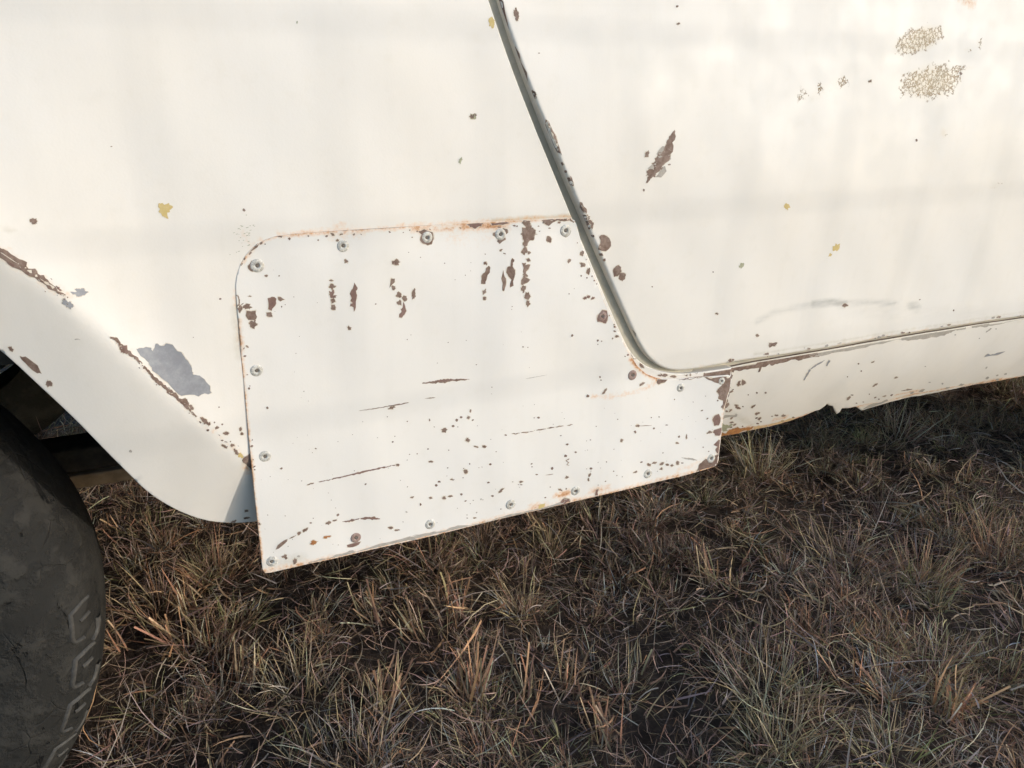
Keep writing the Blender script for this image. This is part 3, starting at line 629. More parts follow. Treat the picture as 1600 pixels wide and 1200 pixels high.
wp.add(ZB([(930, 575), (960, 545), (1003, 570), (980, 595), (940, 615), (928, 610)]), 'chip', .4); wp.add(thickline(ZB([(1020, 190), (1065, 192)]), 1.2), 'chip', .1)
wp.add(ZB([(1100, 75), (1190, 65), (1220, 70), (1190, 95), (1160, 122), (1125, 105)]), 'chip', .5); wp.add(thickline(ZB([(1200, 74), (1340, 70), (1360, 90)]), 4), 'chip', .5)
wp.add(ZB([(480, 110), (560, 100), (615, 100), (600, 125), (550, 145), (500, 135)]), 'chip_red', .8, 2); wp.add(ZB([(680, 100), (800, 92), (830, 100), (760, 112), (690, 118)]), 'chip_red', .6, 2)
wp.add(ZB([(70, 170), (120, 150), (190, 175), (200, 230), (185, 275), (150, 285), (110, 270), (85, 240), (100, 195)]), 'chip', .6)
wp.add(ZB([(780, 140), (815, 150), (818, 180), (790, 210), (800, 235), (750, 272), (728, 250), (735, 225), (690, 200), (695, 180), (740, 175)]), 'chip', .6)
wp.add(ZB([(1265, 160), (1300, 130), (1345, 165), (1330, 200), (1300, 220), (1270, 195)]), 'chip_pale', .4)
wp.add(ZA([(145, 455), (175, 418), (200, 420), (210, 500), (180, 502), (150, 480)]), 'chip', .3); wp.add(ZA([(830, 180), (860, 185), (868, 205), (848, 205)]), 'chip', .3); wp.blobs([(527, 375.5, 4, 3.5), (497, 375, 3, 3)])
wp.add(ZA([(390, 205), (440, 205), (425, 222), (400, 215)]), 'chip'); wp.add(ZA([(200, 300), (235, 275), (225, 300), (180, 330), (165, 335)]), 'chip', .3)
for x, y in [(210, 285), (255, 268), (165, 350), (120, 395), (95, 440)]: wp.add(blob(360 + x / 5.333, 330 + y / 5.333, 5, 2.5, -45), 'chip', .3)
wp.add(Z4([(395, 1030), (430, 985), (470, 990), (478, 1040), (462, 1095), (430, 1085), (390, 1082)]), 'chip_red', .5)
wp.add(thickline(zoomed([(380, 597), (450, 590), (520, 582), (600, 578)], 533, 400, 3), 3.4), 'chip', .9); wp.add(thickline(zoomed([(440, 586), (520, 580)], 533, 400, 3), 4), 'chip_red', .8)
wp.add(thickline(zoomed([(85, 725), (150, 716), (220, 705)], 533, 400, 3), 1.1), 'chip', .2); wp.add(thickline(zoomed([(200, 706), (260, 698), (315, 687)], 533, 400, 3), 2), 'chip', .4); wp.blobs([(612, 637, 11, 4, -10)])
wp.add(thickline(zoomed([(395, 668), (440, 663)], 533, 400, 3), 1.2), 'chip', .2); wp.add(thickline(zoomed([(865, 575), (965, 557)], 533, 400, 3), .8), 'chip_pale', .1)
for a, b in [((800, 833), (835, 830)), ((835, 829), (900, 822)), ((905, 818), (960, 810)), ((965, 808), (1000, 802)), ((1005, 801), (1042, 797)), ((1060, 794), (1085, 790))]: wp.add(thickline(zoomed([a, b], 533, 400, 3), 1.5), 'chip', .4)
wp.add(thickline(ZD([(740, 388), (850, 365), (1000, 330), (1130, 300), (1270, 268), (1375, 248)]), 2.6), 'chip_red', .5); wp.add(thickline(ZD([(640, 412), (695, 398)]), 2.6), 'chip', .3); wp.blobs([(621, 726, 5, 3)])
wp.add(thickline(ZD([(935, 720), (1000, 712), (1075, 693)]), 2.8), 'chip_red', .5); wp.add(thickline(ZD([(1085, 695), (1160, 690), (1245, 695)]), 5), 'chip_red', .7)
wp.add(ZD([(378, 952), (395, 915), (440, 880), (475, 866), (470, 885), (430, 920), (400, 945)]), 'chip', .3); wp.add(thickline(ZD([(490, 862), (545, 835)]), 1.8), 'chip', .2); wp.blobs([(467.5, 833, 6, 3, -30), (477, 827.5, 9, 3.5, -35), (513, 817, 6, 4, -20), (523, 813, 7, 2.5, -15), (528, 804.5, 4, 3, -40), (445, 870, 7, 6), (461, 877, 5, 8), (611, 825, 7, 3.5), (620, 828.5, 7, 3)])
wp.blobs([(490, 848, 11, 5, -20), (508, 840, 8, 4, -10), (514, 838, 6, 2, -10)], 'orange_rust'); wp.add(ZD([(970, 915), (1020, 900), (1085, 885), (1070, 910), (1020, 932), (975, 932)]), 'chip_red', .5)
wp.add(ZD([(650, 1060), (740, 1032), (830, 1020), (900, 990), (990, 962), (1050, 970), (1240, 905), (1500, 840), (1600, 827)]) + ZB([(0, 2640 / 3 * 0 + 2710)]) + [(662, 846), (560, 866), (484, 882)], 'chip_pale', .8, 2)
def ZE(p): return zoomed(p, 640, 640, 16 / 3)
wp.add(ZE([(0, 1060), (60, 1045), (200, 1015), (300, 1005), (400, 965), (500, 965), (680, 925), (780, 890), (900, 862), (1000, 840), (1130, 812), (1250, 770), (1290, 738), (1335, 750), (1345, 790), (1000, 880), (500, 990), (0, 1110)]), 'chip_pale', .7, 2)
wp.add(ZE([(1255, 775), (1290, 738), (1330, 742), (1338, 775), (1290, 785)]), 'chip_red', .6); wp.add(ZE([(1070, 830), (1085, 790), (1130, 780), (1120, 810)]), 'chip_yellow', .6); wp.add(ZE([(1545, 715), (1552, 670), (1575, 660), (1565, 690), (1570, 712)]), 'chip_red', .4)
wp.blobs([(640 + x / 5.333, 640 + y / 5.333, w, h, a) for x, y, w, h, a in [(290, 173, 9, 6, -20), (362, 137, 4, 3, -30), (393, 88, 4, 4, 0), (430, 63, 4, 3, 0), (490, 66, 6, 3, -20), (508, 10, 2, 5, 0), (482, 252, 6, 5, 0), (560, 310, 7, 2.5, 10), (620, 308, 6, 3, 0), (468, 515, 6, 5, 0), (178, 432, 5, 3, 0), (245, 600, 4, 3, 0), (222, 632, 4, 3, -20), (352, 582, 5, 2, 15), (655, 608, 5, 2.5, 0), (760, 675, 8, 3, -40), (690, 718, 4, 2.5, 0), (925, 602, 5, 2.5, 0), (930, 626, 4, 1.5, 0), (1060, 540, 4, 2, 0), (1188, 490, 4, 4, -40), (1310, 562, 5, 3, 0), (1312, 290, 4, 2.5, 0), (1298, 386, 4, 4, 0), (1073, 66, 4, 3, 0), (1037, 68, 2, 2, 0), (1015, 452, 3, 2, -30), (1020, 476, 2.5, 2, 0), (1512, 490, 4, 3, 0), (1497, 545, 3, 5, 20), (1490, 585, 2, 4, 0), (1255, 668, 6, 2.5, 20), (1305, 658, 2, 3, 20), (175, 735, 4, 3, 0), (285, 735, 5, 4, 0), (340, 722, 6, 2.5, 0), (430, 705, 4, 3, -40), (20, 730, 5, 2, -10), (90, 790, 3, 4, 30), (465, 760, 4, 1.5, -20), (540, 903, 4, 2, 0), (480, 903, 2.5, 1.5, 0), (800, 212, 4, 2, 15), (760, 828, 2.5, 2, 0), (165, 85, 2, 4, 0), (152, 328, 3, 2, 0), (62, 367, 2, 2, 0), (500, 452, 2, 3, 0), (1130, 733, 3, 2, -20), (720, 350, 2, 1.5, 0)]])
wp.add(thickline(ZE([(1330, 410), (1305, 425), (1325, 440), (1310, 460), (1330, 465)]), 1.6), 'chip_red', .2); wp.add(thickline(ZE([(1135, 545), (1195, 537)]), .9), 'chip_red', .1)
wp.add(ZC([(1050, 365), (1290, 352), (1310, 360), (1300, 450), (1260, 520), (1240, 600), (1225, 640), (1205, 620), (1225, 565), (1185, 550), (1190, 520), (1170, 490), (1200, 450), (1215, 435), (1180, 420), (1130, 400), (1090, 385)]), 'chip', .8)
wp.add(ZC([(1190, 675), (1205, 710), (1190, 770), (1150, 775), (1135, 725), (1155, 690)]), 'chip_red', .5); wp.add(ZC([(1150, 810), (1212, 790), (1212, 860), (1160, 855), (1140, 830)]), 'chip_red', .6)
wp.add(ZC([(1145, 935), (1190, 890), (1210, 900), (1205, 1000), (1200, 1060), (1185, 1010), (1160, 975), (1180, 950)]), 'chip_red', .6); wp.add(ZC([(1030, 1090), (1080, 1050), (1110, 1060), (1150, 1020), (1200, 1010), (1195, 1090), (1150, 1125), (1050, 1150), (1005, 1160)]), 'chip', .8, 2)
wp.add(ZC([(680, 385), (760, 390), (735, 415), (690, 430), (670, 410)]), 'chip', .5); wp.add(thickline(ZC([(860, 392), (960, 380), (1050, 370)]), 2.5), 'chip', .5)
wp.blobs([(900 + x / 5.333, 520 + y / 5.333, w, h, a) for x, y, w, h, a in [(200, 368, 3, 3, 0), (208, 394, 2.5, 2.5, 0), (240, 487, 3, 10, 38), (98, 527, 4, 4, 0), (550, 428, 8, 3, -35), (820, 555, 2, 2, 0), (515, 775, 5, 3, 0), (648, 797, 3, 3, 0), (493, 825, 3, 4, 0), (380, 895, 4, 5, 0), (843, 918, 4, 2.5, 0), (920, 865, 2, 6, 0), (1110, 828, 8, 3.5, -15), (1092, 715, 4, 1.5, -30), (1048, 648, 3.5, 2, -20), (692, 700, 2, 2, 0), (755, 768, 4, 1.5, 0), (608, 1098, 5, 4, 0), (545, 1077, 4, 2, -20), (655, 1083, 6, 2.5, -10), (713, 1090, 6, 4, -20), (760, 1098, 5, 3.5, -20), (800, 1105, 5, 3, -20), (845, 1085, 5, 6, -20), (708, 1133, 5, 3, -20), (883, 1085, 4, 1.5, 0), (125, 1132, 4, 3, 0), (112, 1185, 3, 6, 30), (313, 1153, 2.5, 2, 0), (495, 1160, 6, 2, -20), (253, 1075, 2, 2, 0), (1180, 565, 2.5, 3, 0), (1105, 988, 2.5, 2, 0)]])
wp.add(thickline(ZC([(520, 776), (630, 772)]), .9), 'chip', .1); wp.add(thickline(ZC([(880, 1040), (950, 1050), (1010, 1060)]), 3), 'chip_pale', .5)
tag_ = [(450, 645), (1100, 640), (1105, 715), (430, 855)]
for i in range(130):                           # scattered stone chips low on the plate
    u, v = rng.uniform(0, 1), rng.beta(1.6, 1.0)
    x = 405 + u * 710; yt = np.interp(x, [400, 1120], [600, 610]); yb = np.interp(x, [410, 1115], [885, 727]); y = yt + (yb - yt) * v
    sz = float(np.clip(rng.lognormal(.2, .45), .8, 3.5)); wp.add(blob(x, y, sz * rng.uniform(1, 1.7), sz, rng.uniform(-40, 20), 7), 'chip' if rng.random() < .8 else 'chip_pale', 0)
for i in range(26):
    x = rng.uniform(400, 900); y = rng.uniform(375, 620); sz = float(np.clip(rng.lognormal(.05, .35), .7, 2.4)); wp.add(blob(x, y, sz * 1.2, sz, 0, 6), 'chip', 0)
for i in range(60):                            # spots hugging the plate's rusting rims
    if i < 28: x = rng.uniform(380, 900); y = np.interp(x, [375, 402, 440, 660, 895], [420, 384, 369, 356, 344]) + rng.exponential(4) + 1
    elif i < 44: y = rng.uniform(440, 860); x = np.interp(y, [446, 600, 777, 880], [369, 382, 399, 410]) + rng.exponential(3) + 1
    else: x = rng.uniform(900, 985); y = np.interp(x, [902, 948, 986], [354, 478, 556]) + rng.exponential(8) + 4
    wp.add(blob(x, y, rng.uniform(1.5, 5), rng.uniform(1.2, 3.5), rng.uniform(-40, 40), 8), rng.choice(['chip', 'chip_red', 'chip']), .3)
for w in (wq, wd, ws, wp): w.build()
plate.obj['label'] = 'white riveted repair plate with rusting edges and brown chips'
sill.obj['label'] = 'chipped sill with rusted torn lower edge'

# ------------------------------------------------------------------ rivets
def lathe(profile, n=20):
    V = []; F = []
    for r, h in profile:
        for k in range(n): a = 2 * np.pi * k / n; V.append((r * np.cos(a), -h, r * np.sin(a)))
    for i in range(len(profile) - 1):
        for k in range(n): j = (k + 1) % n; F.append((i * n + k, i * n + j, (i + 1) * n + j, (i + 1) * n + k))
    F.append(tuple(range((len(profile) - 1) * n, len(profile) * n)))
    return V, F
RV = lathe([(.0066, 0), (.0066, .0004), (.0062, .0007), (.0052, .0010), (.0038, .0013), (.0027, .00135), (.0023, .0010), (.0021, .0006), (.0020, .0003)])
CV = lathe([(.0020, 0), (.0019, .0005), (.0014, .0008), (.0006, .0009)], 12)
rivets = [(402, 415, 0), (536, 384, 0), (667, 371, 0), (782, 366, 0), (883.5, 360, 0), (941, 494, 1), (988, 586, 1), (1063.5, 606, 0), (1127.5, 595, 0), (1012, 740, 0), (899, 767, 0), (798, 788, 0), (672, 819, 0), (556, 840, 1), (424.5, 877, 0), (414, 713, 0), (401, 579, 0), (1111, 716, 0)]
rmesh = {}
for x, y, ty in rivets:
    p = hit([(x, y)], plate.depth)[0]; e = .002
    f0 = lambda a, b: float(plate.depth(np.array([a]), np.array([b]))[0])
    yy = f0(*p); n = Vector((-(f0(p[0] + e, p[1]) - yy) / e, 1, -(f0(p[0], p[1] + e) - yy) / e)).normalized()
    if ty not in rmesh:
        k0 = len(RV[0]); o = mesh_obj('rivet', RV[0] + CV[0], RV[1] + [tuple(a + k0 for a in f) for f in CV[1]], [M['rivet_rust' if ty else 'rivet'], M['core']], None, True, [0] * len(RV[1]) + [1] * len(CV[1])); rmesh[ty] = o.data
    else: o = link(bpy.data.objects.new('rivet', rmesh[ty]))
    o.parent = plate.obj; o.matrix_parent_inverse = Matrix.Identity(4)
    tilt = Matrix.Rotation(rng.uniform(-.06, .06), 4, 'X') @ Matrix.Rotation(rng.uniform(-.06, .06), 4, 'Z') @ Matrix.Rotation(rng.uniform(0, 6), 4, 'Y')
    q = Vector((0, 1, 0)).rotation_difference(n).to_matrix().to_4x4()
    s = rng.uniform(.86, 1.0) * (.8 if (x, y) == (1127.5, 595) else 1)
    o.matrix_basis = Matrix.Translation((p[0], yy + .0001, p[1])) @ q @ tilt @ Matrix.Scale(s, 4)

# ------------------------------------------------------------------ wheel
def build_wheel(cx, y0, face):
    """face = -1: outer side looks towards -y"""
    w = empty('wheel', (cx, y0, WZ), car); w.matrix_parent_inverse = Matrix.Translation(-CAR0)
    R, W = WHEEL_R, WHEEL_W
    prof = [(p_[0] + .010, p_[1]) for p_ in [(.185, .012), (.20, .004), (.225, -.006), (.255, -.010), (.28, -.006), (.300, .004), (.314, .014), (.323, .026), (.330, .042), (.334, .065), (.335, .09), (.334, .115), (.330, .138), (.323, .154), (.30, .176), (.26, .19), (.20, .178), (.185, .168)]]
    n = 160; V = []; F = []
    for r, y in prof:
        for k in range(n):
            a = 2 * np.pi * k / n; rr = r + .0012 * math.sin(9 * a) * (r > .3)
            V.append((rr * math.cos(a), -face * y, rr * math.sin(a)))
    for i in range(len(prof) - 1):
        for k in range(n):
            j = (k + 1) % n; q = (i * n + k, i * n + j, (i + 1) * n + j, (i + 1) * n + k)
            F.append(q if face < 0 else q[::-1])
    mesh_obj('tyre', V, F, M['tyre'], w)
    rp = [(.188, .010), (.18, .018), (.172, .05), (.16, .055), (.12, .035), (.07, .03), (.06, .01), (.03, .008)]
    V = []; F = []; n = 48
    for r, y in rp:
        for k in range(n): a = 2 * np.pi * k / n; V.append((r * math.cos(a), -face * y, r * math.sin(a)))
    for i in range(len(rp) - 1):
        for k in range(n): j = (k + 1) % n; F.append((i * n + k, i * n + j, (i + 1) * n + j, (i + 1) * n + k))
    F.append(tuple((len(rp) - 1) * n + k for k in range(n)))
    mesh_obj('rim', V, F, M['steel'], w)
    # shoulder ribs: bracket shaped mouldings round the tyre's edge
    pr = np.array([p for p in prof if .288 <= p[0]][:7])
    def P(r, t, lift):                          # r: radius, t: arc in metres
        y = np.interp(r + .010, pr[:, 0], pr[:, 1]); nr = np.array([.75, -.66]); a = t / R
        rr, yy = r + nr[0] * lift * .6, y + nr[1] * lift
        return ((rr + .010) * math.cos(a), -face * yy, (rr + .010) * math.sin(a))
    V = []; F = []
    def ridge(pts, wd_=.0044, h=.0030):
        p = resample(np.array(pts), .004); t = np.gradient(p, axis=0); t /= np.hypot(t[:, 0], t[:, 1])[:, None]; nr = np.column_stack([-t[:, 1], t[:, 0]])
        k = len(V)
        for q, m in zip(p, nr):
            for o, l in ((-1, -.0006), (-.55, h), (.55, h), (1, -.0006)): u = q + m * o * wd_ / 2; V.append(P(u[0], u[1], l))
        for i in range(len(p) - 1):
            for j in range(3): F.append((k + i * 4 + j, k + i * 4 + j + 1, k + i * 4 + 5 + j, k + i * 4 + 4 + j))
    ridge([(.3225, .024), (.3155, .0235), (.305, .017), (.3035, -.015), (.3055, -.0205), (.314, -.0195)])
    ridge([(.312, .003), (.321, .006)], .004)
    ridge([(.3275, -.010), (.327, -.021), (.3255, -.027), (.321, -.031)], .0044)
    me = None; NL = 36
    for k in range(NL):
        if not 0 <= k <= 5 and not 16 < k < 26: continue       # the rest has worn smooth
        if me is None: o = mesh_obj('tread_rib', V, F, M['tread'], w); me = o.data
        else: o = link(bpy.data.objects.new('tread_rib', me), w)
        o.rotation_euler = (0, 2 * np.pi * k / NL + .03, 0)
    return w
build_wheel(WX, WHEEL_Y0, -1)

# ------------------------------------------------------------------ rest of the body (mostly out of frame)
import bmesh
def box(name, lo, hi, mat, bev=.0, parent=car):
    lo = np.array(lo, float); hi = np.array(hi, float); c = (lo + hi) / 2
    bm = bmesh.new(); bmesh.ops.create_cube(bm, size=1.0)
    bmesh.ops.scale(bm, vec=Vector(hi - lo), verts=bm.verts); bmesh.ops.translate(bm, vec=Vector(c), verts=bm.verts)
    if bev: bmesh.ops.bevel(bm, geom=bm.edges[:], offset=bev, segments=3, affect='EDGES', profile=.6)
    me = bpy.data.meshes.new(name); bm.to_mesh(me); bm.free(); me.materials.append(mat)
    for p in me.polygons: p.use_smooth = bev > 0
    return seat(link(bpy.data.objects.new(name, me), parent))
def quad(name, pts, mat): return seat(mesh_obj(name, pts, [(0, 1, 2, 3)], mat, car, False))
box('floor_pan', (-.05, .45, .46), (2.9, 1.50, .50), M['dark'])
box('boot_floor', (-1.44, .10, .60), (-.06, 1.50, .63), M['dark'])
box('bulkhead', (.02, .10, .475), (.05, 1.50, .98), M['dark'])
FX = WX + 2.72                                  # front axle
fa = [(FX + .43 * math.cos(a), WZ + .43 * math.sin(a)) for a in np.linspace(math.pi - .15, .15, 40)]
ff = resample([(1.605, 1.0), (1.605, .47)], .03).tolist() + [(1.62, .40)] + [(FX - .45, .40)] + fa + [(FX + .45, .40), (3.15, .42), (3.2, .5), (3.2, .95), (3.15, 1.0)]
seat(Panel('front_fender', ff, S_base, [M['paint'], M['paint']], car, .02, .035, thick=.014, roll=.004, box=(9, 9, 9, 9)).obj)
box('far_side', (-1.5, 1.575, .42), (3.2, 1.60, 1.0), M['paint'], .008)
box('tail_panel', (-1.50, .03, .42), (-1.47, 1.57, 1.0), M['paint'], .008)
box('nose_panel', (3.17, .03, .42), (3.20, 1.57, .98), M['paint'], .008)
box('boot_lid', (-1.49, .022, 1.004), (-.45, 1.58, 1.03), M['paint'], .01)
box('bonnet', (1.75, .022, 1.004), (3.18, 1.58, 1.03), M['paint'], .01)
box('window_ledge', (-.445, .022, 1.004), (1.745, .10, 1.025), M['paint'], .008)
box('window_ledge', (-.445, 1.50, 1.004), (1.745, 1.58, 1.025), M['paint'], .008)
box('roof', (-.30, .16, 1.40), (1.32, 1.44, 1.45), M['paint'], .02)
quad('side_window', [(-.36, .062, 1.027), (1.60, .062, 1.027), (1.28, .17, 1.405), (-.28, .17, 1.405)], M['glass'])
quad('side_window', [(-.36, 1.538, 1.027), (1.60, 1.538, 1.027), (1.28, 1.43, 1.405), (-.28, 1.43, 1.405)], M['glass'])
quad('windscreen', [(1.70, .09, 1.03), (1.70, 1.51, 1.03), (1.31, 1.41, 1.41), (1.31, .19, 1.41)], M['glass'])
quad('rear_window', [(-.46, .09, 1.03), (-.46, 1.51, 1.03), (-.295, 1.41, 1.41), (-.295, .19, 1.41)], M['glass'])
def bar(name, a, b, w, mat, parent=car):
    a, b = Vector(a), Vector(b); d = (b - a).normalized(); u = d.cross(Vector((0, 1, 0))); u = (u if u.length > .1 else d.cross(Vector((1, 0, 0)))).normalized() * w; v = d.cross(u).normalized() * w
    V = [p + o for p in (a, b) for o in (u, v, -u, -v)]
    return mesh_obj(name, V, [(0, 1, 5, 4), (1, 2, 6, 5), (2, 3, 7, 6), (3, 0, 4, 7), (3, 2, 1, 0), (4, 5, 6, 7)], mat, parent, False)
for y0, y1 in ((.06, .17), (1.54, 1.43)):
    seat(bar('pillar', (1.66, y0, 1.02), (1.30, y1, 1.42), .03, M['paint'])); seat(bar('pillar', (-.42, y0, 1.02), (-.28, y1, 1.42), .035, M['paint'])); seat(bar('pillar', (.55, y0, 1.02), (.52, y1, 1.42), .025, M['paint']))
build_wheel(FX, WHEEL_Y0, -1); build_wheel(WX, 1.60 - WHEEL_Y0, 1); build_wheel(FX, 1.60 - WHEEL_Y0, 1)
zt = on_plane([(140, 700)], .36)[0, 1]; zb = on_plane([(170, 752)], .36)[0, 1]
box('frame_rail', (-1.35, .36, zb + .02), (2.9, .42, zt), M['dark'], .004)
box('rail_flange', (-1.35, .352, zb), (2.9, .43, zb + .0185), M['frame'], .003)
box('rear_axle', (WX - .035, .24, WZ - .035), (WX + .035, 1.36, WZ + .035), M['dark'], .02)
print('RAIL', zb, zt, 'band x', on_plane([(355, 200), (670, 200), (1110, 200), (1310, 200), (1500, 200)], 0)[:, 0], 'hz', on_plane([(1300, 315), (900, 590), (150, 410)], 0)[:, 1])

# ------------------------------------------------------------------ wire fence between the car and the sun
FY = -2.0; kx = -FY * math.tan(SUN_AZ); kz = -FY / math.cos(SUN_AZ) * math.tan(SUN_EL)
fence = tag(empty('wire_fence', (kx + .5, FY, 0)), 'galvanised wire mesh field fence on weathered timber posts', 'fence')
def fl(o): o.matrix_parent_inverse = Matrix.Translation(-Vector(fence.location)); return o
FW = .0019
b0 = on_plane([(1310, 200)], 0)[0, 0] + kx; st = .155
hz = on_plane([(1300, 315), (900, 590)], 0)[:, 1] + kz; stz = abs(hz[0] - hz[1])
rows = [hz[1] + stz * k for k in range(-6, 4) if .1 < hz[1] + stz * k < 1.75]
for z in rows: fl(bar('wire', (kx - 2.6, FY, z), (kx + 3.4, FY, z), FW, M['wire'], fence))
me = None
for k in range(-16, 18):
    x = b0 + k * st
    if not kx - 2.5 < x < kx + 3.3: continue
    if me is None:
        o = bar('stay_wire', (0, 0, rows[0]), (0, 0, rows[-1]), FW, M['wire'], fence); me = o.data
    else: o = link(bpy.data.objects.new('stay_wire', me), fence)
    o.location = (x - fence.location.x, .003, 0)
for x in (kx - 2.6, kx + 3.4):
    n = 14; V = []; F = []
    for i, z in enumerate(np.linspace(-.05, 1.8, 9)):
        for k in range(n):
            a = 2 * np.pi * k / n; r = .055 * (1 + .06 * math.sin(3 * a + i)) - .004 * i / 8
            V.append((x + r * math.cos(a) + .004 * math.sin(i), FY - .06 + r * math.sin(a), z))
    for i in range(8):
        for k in range(n): j = (k + 1) % n; F.append((i * n + k, i * n + j, i * n + n + j, i * n + n + k))
    F.append(tuple(range(8 * n, 9 * n)))
    fl(mesh_obj('post', V, F, M['post'], fence))

# ------------------------------------------------------------------ dry grass
PAL = {'straw': (.56, .42, .235), 'brown': (.36, .225, .14), 'grey': (.46, .36, .30), 'orange': (.58, .31, .175), 'olive': (.33, .32, .13), 'dark': (.17, .125, .092), 'pale': (.68, .57, .40), 'rose': (.54, .345, .265)}
PN = list(PAL); PC = np.array([PAL[k] for k in PN])
class Grass:
    def __init__(s): s.B = []
    def add(s, x, y, z, az, th, kap, L, w, c, twist=None, curl=None, blunt=None):
        n = len(x); f = lambda v: np.broadcast_to(np.asarray(v, float), (n,)).copy()
        s.B.append((f(x), f(y), f(z), f(az), f(th), f(kap), f(L), f(w), np.broadcast_to(c, (n, 3)).copy(), f(rng.uniform(-1.2, 1.2, n) if twist is None else twist), f(rng.normal(0, .5, n) if curl is None else curl), f(0 if blunt is None else blunt)))
    def build(s, name, mat, SEG=4):
        x, y, z, az, th, ka, L, w, c, tw, cu, bl = (np.concatenate([b[i] for b in s.B]) for i in range(12))
        n = len(x); P = np.zeros((n, SEG + 1, 3)); P[:, 0] = np.column_stack([x, y, z]); W = np.zeros((n, SEG + 1, 3))
        for k in range(SEG + 1):
            t = k / SEG; a = az + cu * t; q = th + ka * t
            d = np.column_stack([np.sin(q) * np.cos(a), np.sin(q) * np.sin(a), np.cos(q)])
            if k: P[:, k] = P[:, k - 1] + d * (L / SEG)[:, None]
            sd_ = np.column_stack([-np.sin(a), np.cos(a), np.zeros(n)]); up = np.cross(d, sd_)
            ww = w * np.maximum((1 - t) ** .7, bl * .8 + .02) * (.75 if k == 0 else 1)
            W[:, k] = (sd_ * np.cos(tw)[:, None] + up * np.sin(tw)[:, None]) * (ww / 2)[:, None]
        gz = ground_z(P[:, :, 0], P[:, :, 1]); P[:, :, 2] = np.maximum(P[:, :, 2] + gz, gz + .002)
        V = np.stack([P - W, P + W], 2).reshape(-1, 3)          # n, SEG+1, 2
        base = (np.arange(n) * (SEG + 1) * 2)[:, None, None]; k = np.arange(SEG)[None, :, None] * 2
        F = (base + k + np.array([0, 1, 3, 2])[None, None, :]).reshape(-1, 4)
        me = bpy.data.meshes.new(name); me.vertices.add(len(V)); me.vertices.foreach_set('co', V.ravel().astype(np.float32))
        me.loops.add(F.size); me.loops.foreach_set('vertex_index', F.ravel().astype(np.int32))
        me.polygons.add(len(F)); me.polygons.foreach_set('loop_start', np.arange(0, F.size, 4, dtype=np.int32)); me.polygons.foreach_set('loop_total', np.full(len(F), 4, np.int32))
        me.polygons.foreach_set('use_smooth', np.ones(len(F), bool)); me.update(calc_edges=True); me.materials.append(mat)
        at = me.attributes.new('tint', 'FLOAT_COLOR', 'POINT')
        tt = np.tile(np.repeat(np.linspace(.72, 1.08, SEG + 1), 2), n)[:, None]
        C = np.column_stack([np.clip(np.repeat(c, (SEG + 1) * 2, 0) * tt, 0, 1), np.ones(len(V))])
        at.data.foreach_set('color', C.ravel().astype(np.float32))
        print('GRASS', name, n, 'blades', len(F) * 2, 'tris')
        return link(bpy.data.objects.new(name, me))
def tint(names, n, v=.22):
    i = rng.integers(0, len(names), n); c = np.array([PAL[k] for k in names])[i]
    return c * np.exp(rng.normal(0, v, n))[:, None] * (1 + rng.normal(0, .05, (n, 3)))
g = Grass()
def tuft(x, y, n, r, L, names, w=.0016, splay=.9, up=.1, v=.25, lum=1.0):
    a = rng.uniform(0, 2 * np.pi, n); q = np.sqrt(rng.uniform(0, 1, n)); aa = a + rng.normal(0, .5, n)
    g.add(x + r * q * np.cos(a), y + r * q * np.sin(a), 0, aa, up + splay * q * rng.uniform(.5, 1.1, n), rng.normal(.45, .45, n), L * rng.uniform(.45, 1.15, n), w * rng.uniform(.6, 1.4, n), np.clip(tint(names, n, v) * lum, .02, .75))
def litter(n, x0, x1, y0, y1, w=.0017, zmax=.03, Lm=.075, names=('grey', 'brown', 'straw', 'grey', 'dark')):
    g.add(rng.uniform(x0, x1, n), rng.uniform(y0, y1, n), rng.uniform(.002, zmax, n), rng.uniform(0, 2 * np.pi, n), rng.normal(1.38, .25, n), rng.normal(.15, .5, n), Lm * rng.lognormal(0, .35, n), w * rng.uniform(.5, 1.5, n), tint(list(names), n, .3), None, rng.normal(0, .8, n))
def stubble(x, y, n, az=None, L=.06, w=.0042, names=('orange', 'orange', 'straw', 'brown')):
    a = rng.uniform(0, 2 * np.pi) if az is None else az
    g.add(x + rng.normal(0, .010, n), y + rng.normal(0, .010, n), .0, a + rng.normal(0, .7, n), np.abs(rng.normal(.65, .3, n)), rng.normal(.05, .2, n), L * rng.uniform(.6, 1.25, n), w * rng.uniform(.6, 1.3, n), tint(list(names), n, .25), None, rng.normal(0, .25, n), rng.choice([.15, .8], n))
def gpx(px, py):
    d = rays([(px, py)])[0]; t = -CAM[2] / d[2]; return CAM + d * t
KINDS = [(['straw', 'straw', 'pale', 'olive'], 1.0), (['brown', 'orange', 'straw', 'rose'], 1.4), (['grey', 'rose', 'straw', 'brown'], 1.5), (['olive', 'straw', 'straw', 'brown'], .6), (['brown', 'rose', 'brown', 'dark'], 1.0), (['rose', 'rose', 'pale', 'brown'], 1.4)]
kp = np.array([k[1] for k in KINDS]); kp /= kp.sum()
X0, X1, Y0, Y1 = -.75, 2.6, -.62, 1.5
litter(40000, X0, X1, Y0, Y1, .0014, .026, .037, ('rose', 'brown', 'grey', 'straw', 'rose', 'brown'))
litter(5500, X0, X1, Y0, Y1, .003, .03, .05, ('grey', 'straw', 'brown', 'orange'))
def patch_noise(x, y): return math.sin(7.3 * x + 2.1 * math.sin(5.1 * y)) * math.sin(6.7 * y + 1.7 * math.sin(4.3 * x) + 1.1)
nt = 0
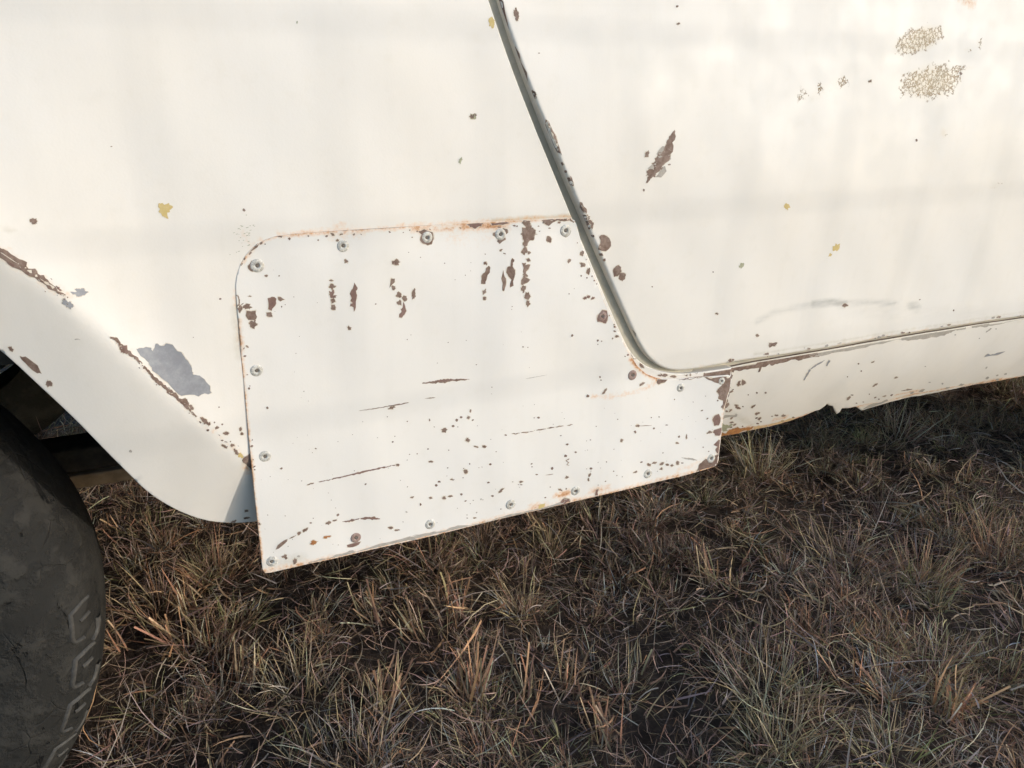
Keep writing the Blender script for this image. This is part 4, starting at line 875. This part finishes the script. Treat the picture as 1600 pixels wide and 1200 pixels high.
while nt < 1450:
    x, y = rng.uniform(X0, X1), rng.uniform(Y0, Y1); q = patch_noise(x, y)
    if rng.random() > .78 + .3 * q: continue
    nt += 1; lum = math.exp(rng.normal(0, .22))
    tuft(x, y, int(rng.uniform(24, 95)), rng.uniform(.015, .055), rng.uniform(.028, .068), KINDS[rng.choice(len(KINDS), p=kp)][0], rng.uniform(.0010, .0021), rng.uniform(.6, 1.3), .1, .3, lum)
for i in range(60):
    x, y = rng.uniform(-.95, .3), rng.uniform(1.5, 3.2); tuft(x, y, 40, .05, .07, KINDS[rng.choice(3)][0], .002)
litter(7000, X0, X1, Y0, Y1, .0017, .05, .045, ('grey', 'pale', 'straw', 'grey', 'brown', 'rose'))
litter(2500, -.95, .3, 1.5, 3.2, .0025, .03, .06)
for i in range(260): stubble(rng.uniform(X0, X1), rng.uniform(Y0, Y1), rng.integers(5, 14), None, .042, .0032, ('orange', 'straw', 'brown', 'rose'))
# tufts and cut stalks that stand out in the photograph
for px, py, n, r, L, nm in [(1200, 1090, 150, .05, .11, ['straw', 'pale', 'rose']), (1455, 1060, 130, .05, .10, ['straw', 'straw', 'rose']), (1320, 880, 160, .07, .10, ['straw', 'rose', 'grey']), (1440, 900, 150, .06, .10, ['straw', 'orange', 'rose']), (1185, 730, 130, .05, .13, ['straw', 'pale', 'straw']), (1400, 690, 80, .05, .15, ['straw', 'rose', 'pale']), (1560, 880, 140, .05, .12, ['straw', 'brown', 'orange']),
                            (340, 900, 120, .05, .09, ['orange', 'straw', 'brown']), (250, 960, 110, .05, .09, ['straw', 'orange', 'rose']), (330, 1020, 90, .04, .09, ['straw', 'orange', 'brown']), (470, 1090, 120, .05, .09, ['straw', 'pale', 'straw']), (670, 900, 110, .05, .09, ['orange', 'brown', 'straw']), (820, 960, 90, .04, .08, ['straw', 'straw']), (980, 1070, 60, .03, .08, ['pale', 'straw', 'straw']), (560, 1190, 110, .05, .09, ['straw', 'pale', 'grey']), (860, 860, 60, .03, .07, ['straw', 'straw']), (1220, 1170, 120, .05, .09, ['pale', 'straw']), (1400, 1200, 120, .05, .08, ['pale', 'olive', 'straw'])]:
    q = gpx(px, py); tuft(q[0], q[1], n, r, L, nm, .0017, .8, .05, .2)
for px, py, n, az in [(590, 990, 9, 2.3), (650, 1010, 10, 1.8), (715, 980, 12, 1.3), (600, 1110, 12, 1.4), (735, 1090, 14, 1.0), (820, 1085, 8, 1.5), (880, 1075, 10, .7), (270, 1010, 10, 2.6), (190, 1020, 8, 2.9), (380, 1070, 9, 1.1), (300, 960, 9, 2.2), (1480, 1120, 14, .4), (1390, 1100, 10, 2.5), (950, 1150, 9, 1.2), (1110, 920, 8, 1.7), (1590, 960, 9, 1.5), (1330, 1080, 9, 1.9)]:
    q = gpx(px, py); stubble(q[0], q[1], int(n * 1.6), az, .07, .0042); stubble(q[0], q[1], n, az, .05, .003, ('straw', 'brown', 'pale'))
litter(9000, -3, 6, -4.6, 4.5, .003, .04, .10)
for i in range(900):
    x, y = rng.uniform(-3, 6), rng.uniform(-4.6, 4.5)
    if X0 < x < X1 and Y0 < y < Y1: continue
    tuft(x, y, 34, .08, rng.uniform(.06, .12), KINDS[rng.choice(len(KINDS), p=kp)][0], .0032, 1.0)
for i in range(330):                           # unseen taller growth added along the fence line, meant to shade the ground
    x, y = kx + rng.uniform(-3.4, 3.6), FY + rng.normal(.05, .22)
    tuft(x, y, 30, .07, rng.uniform(.25, .42), KINDS[rng.choice(3)][0], .0038, .35, .0)
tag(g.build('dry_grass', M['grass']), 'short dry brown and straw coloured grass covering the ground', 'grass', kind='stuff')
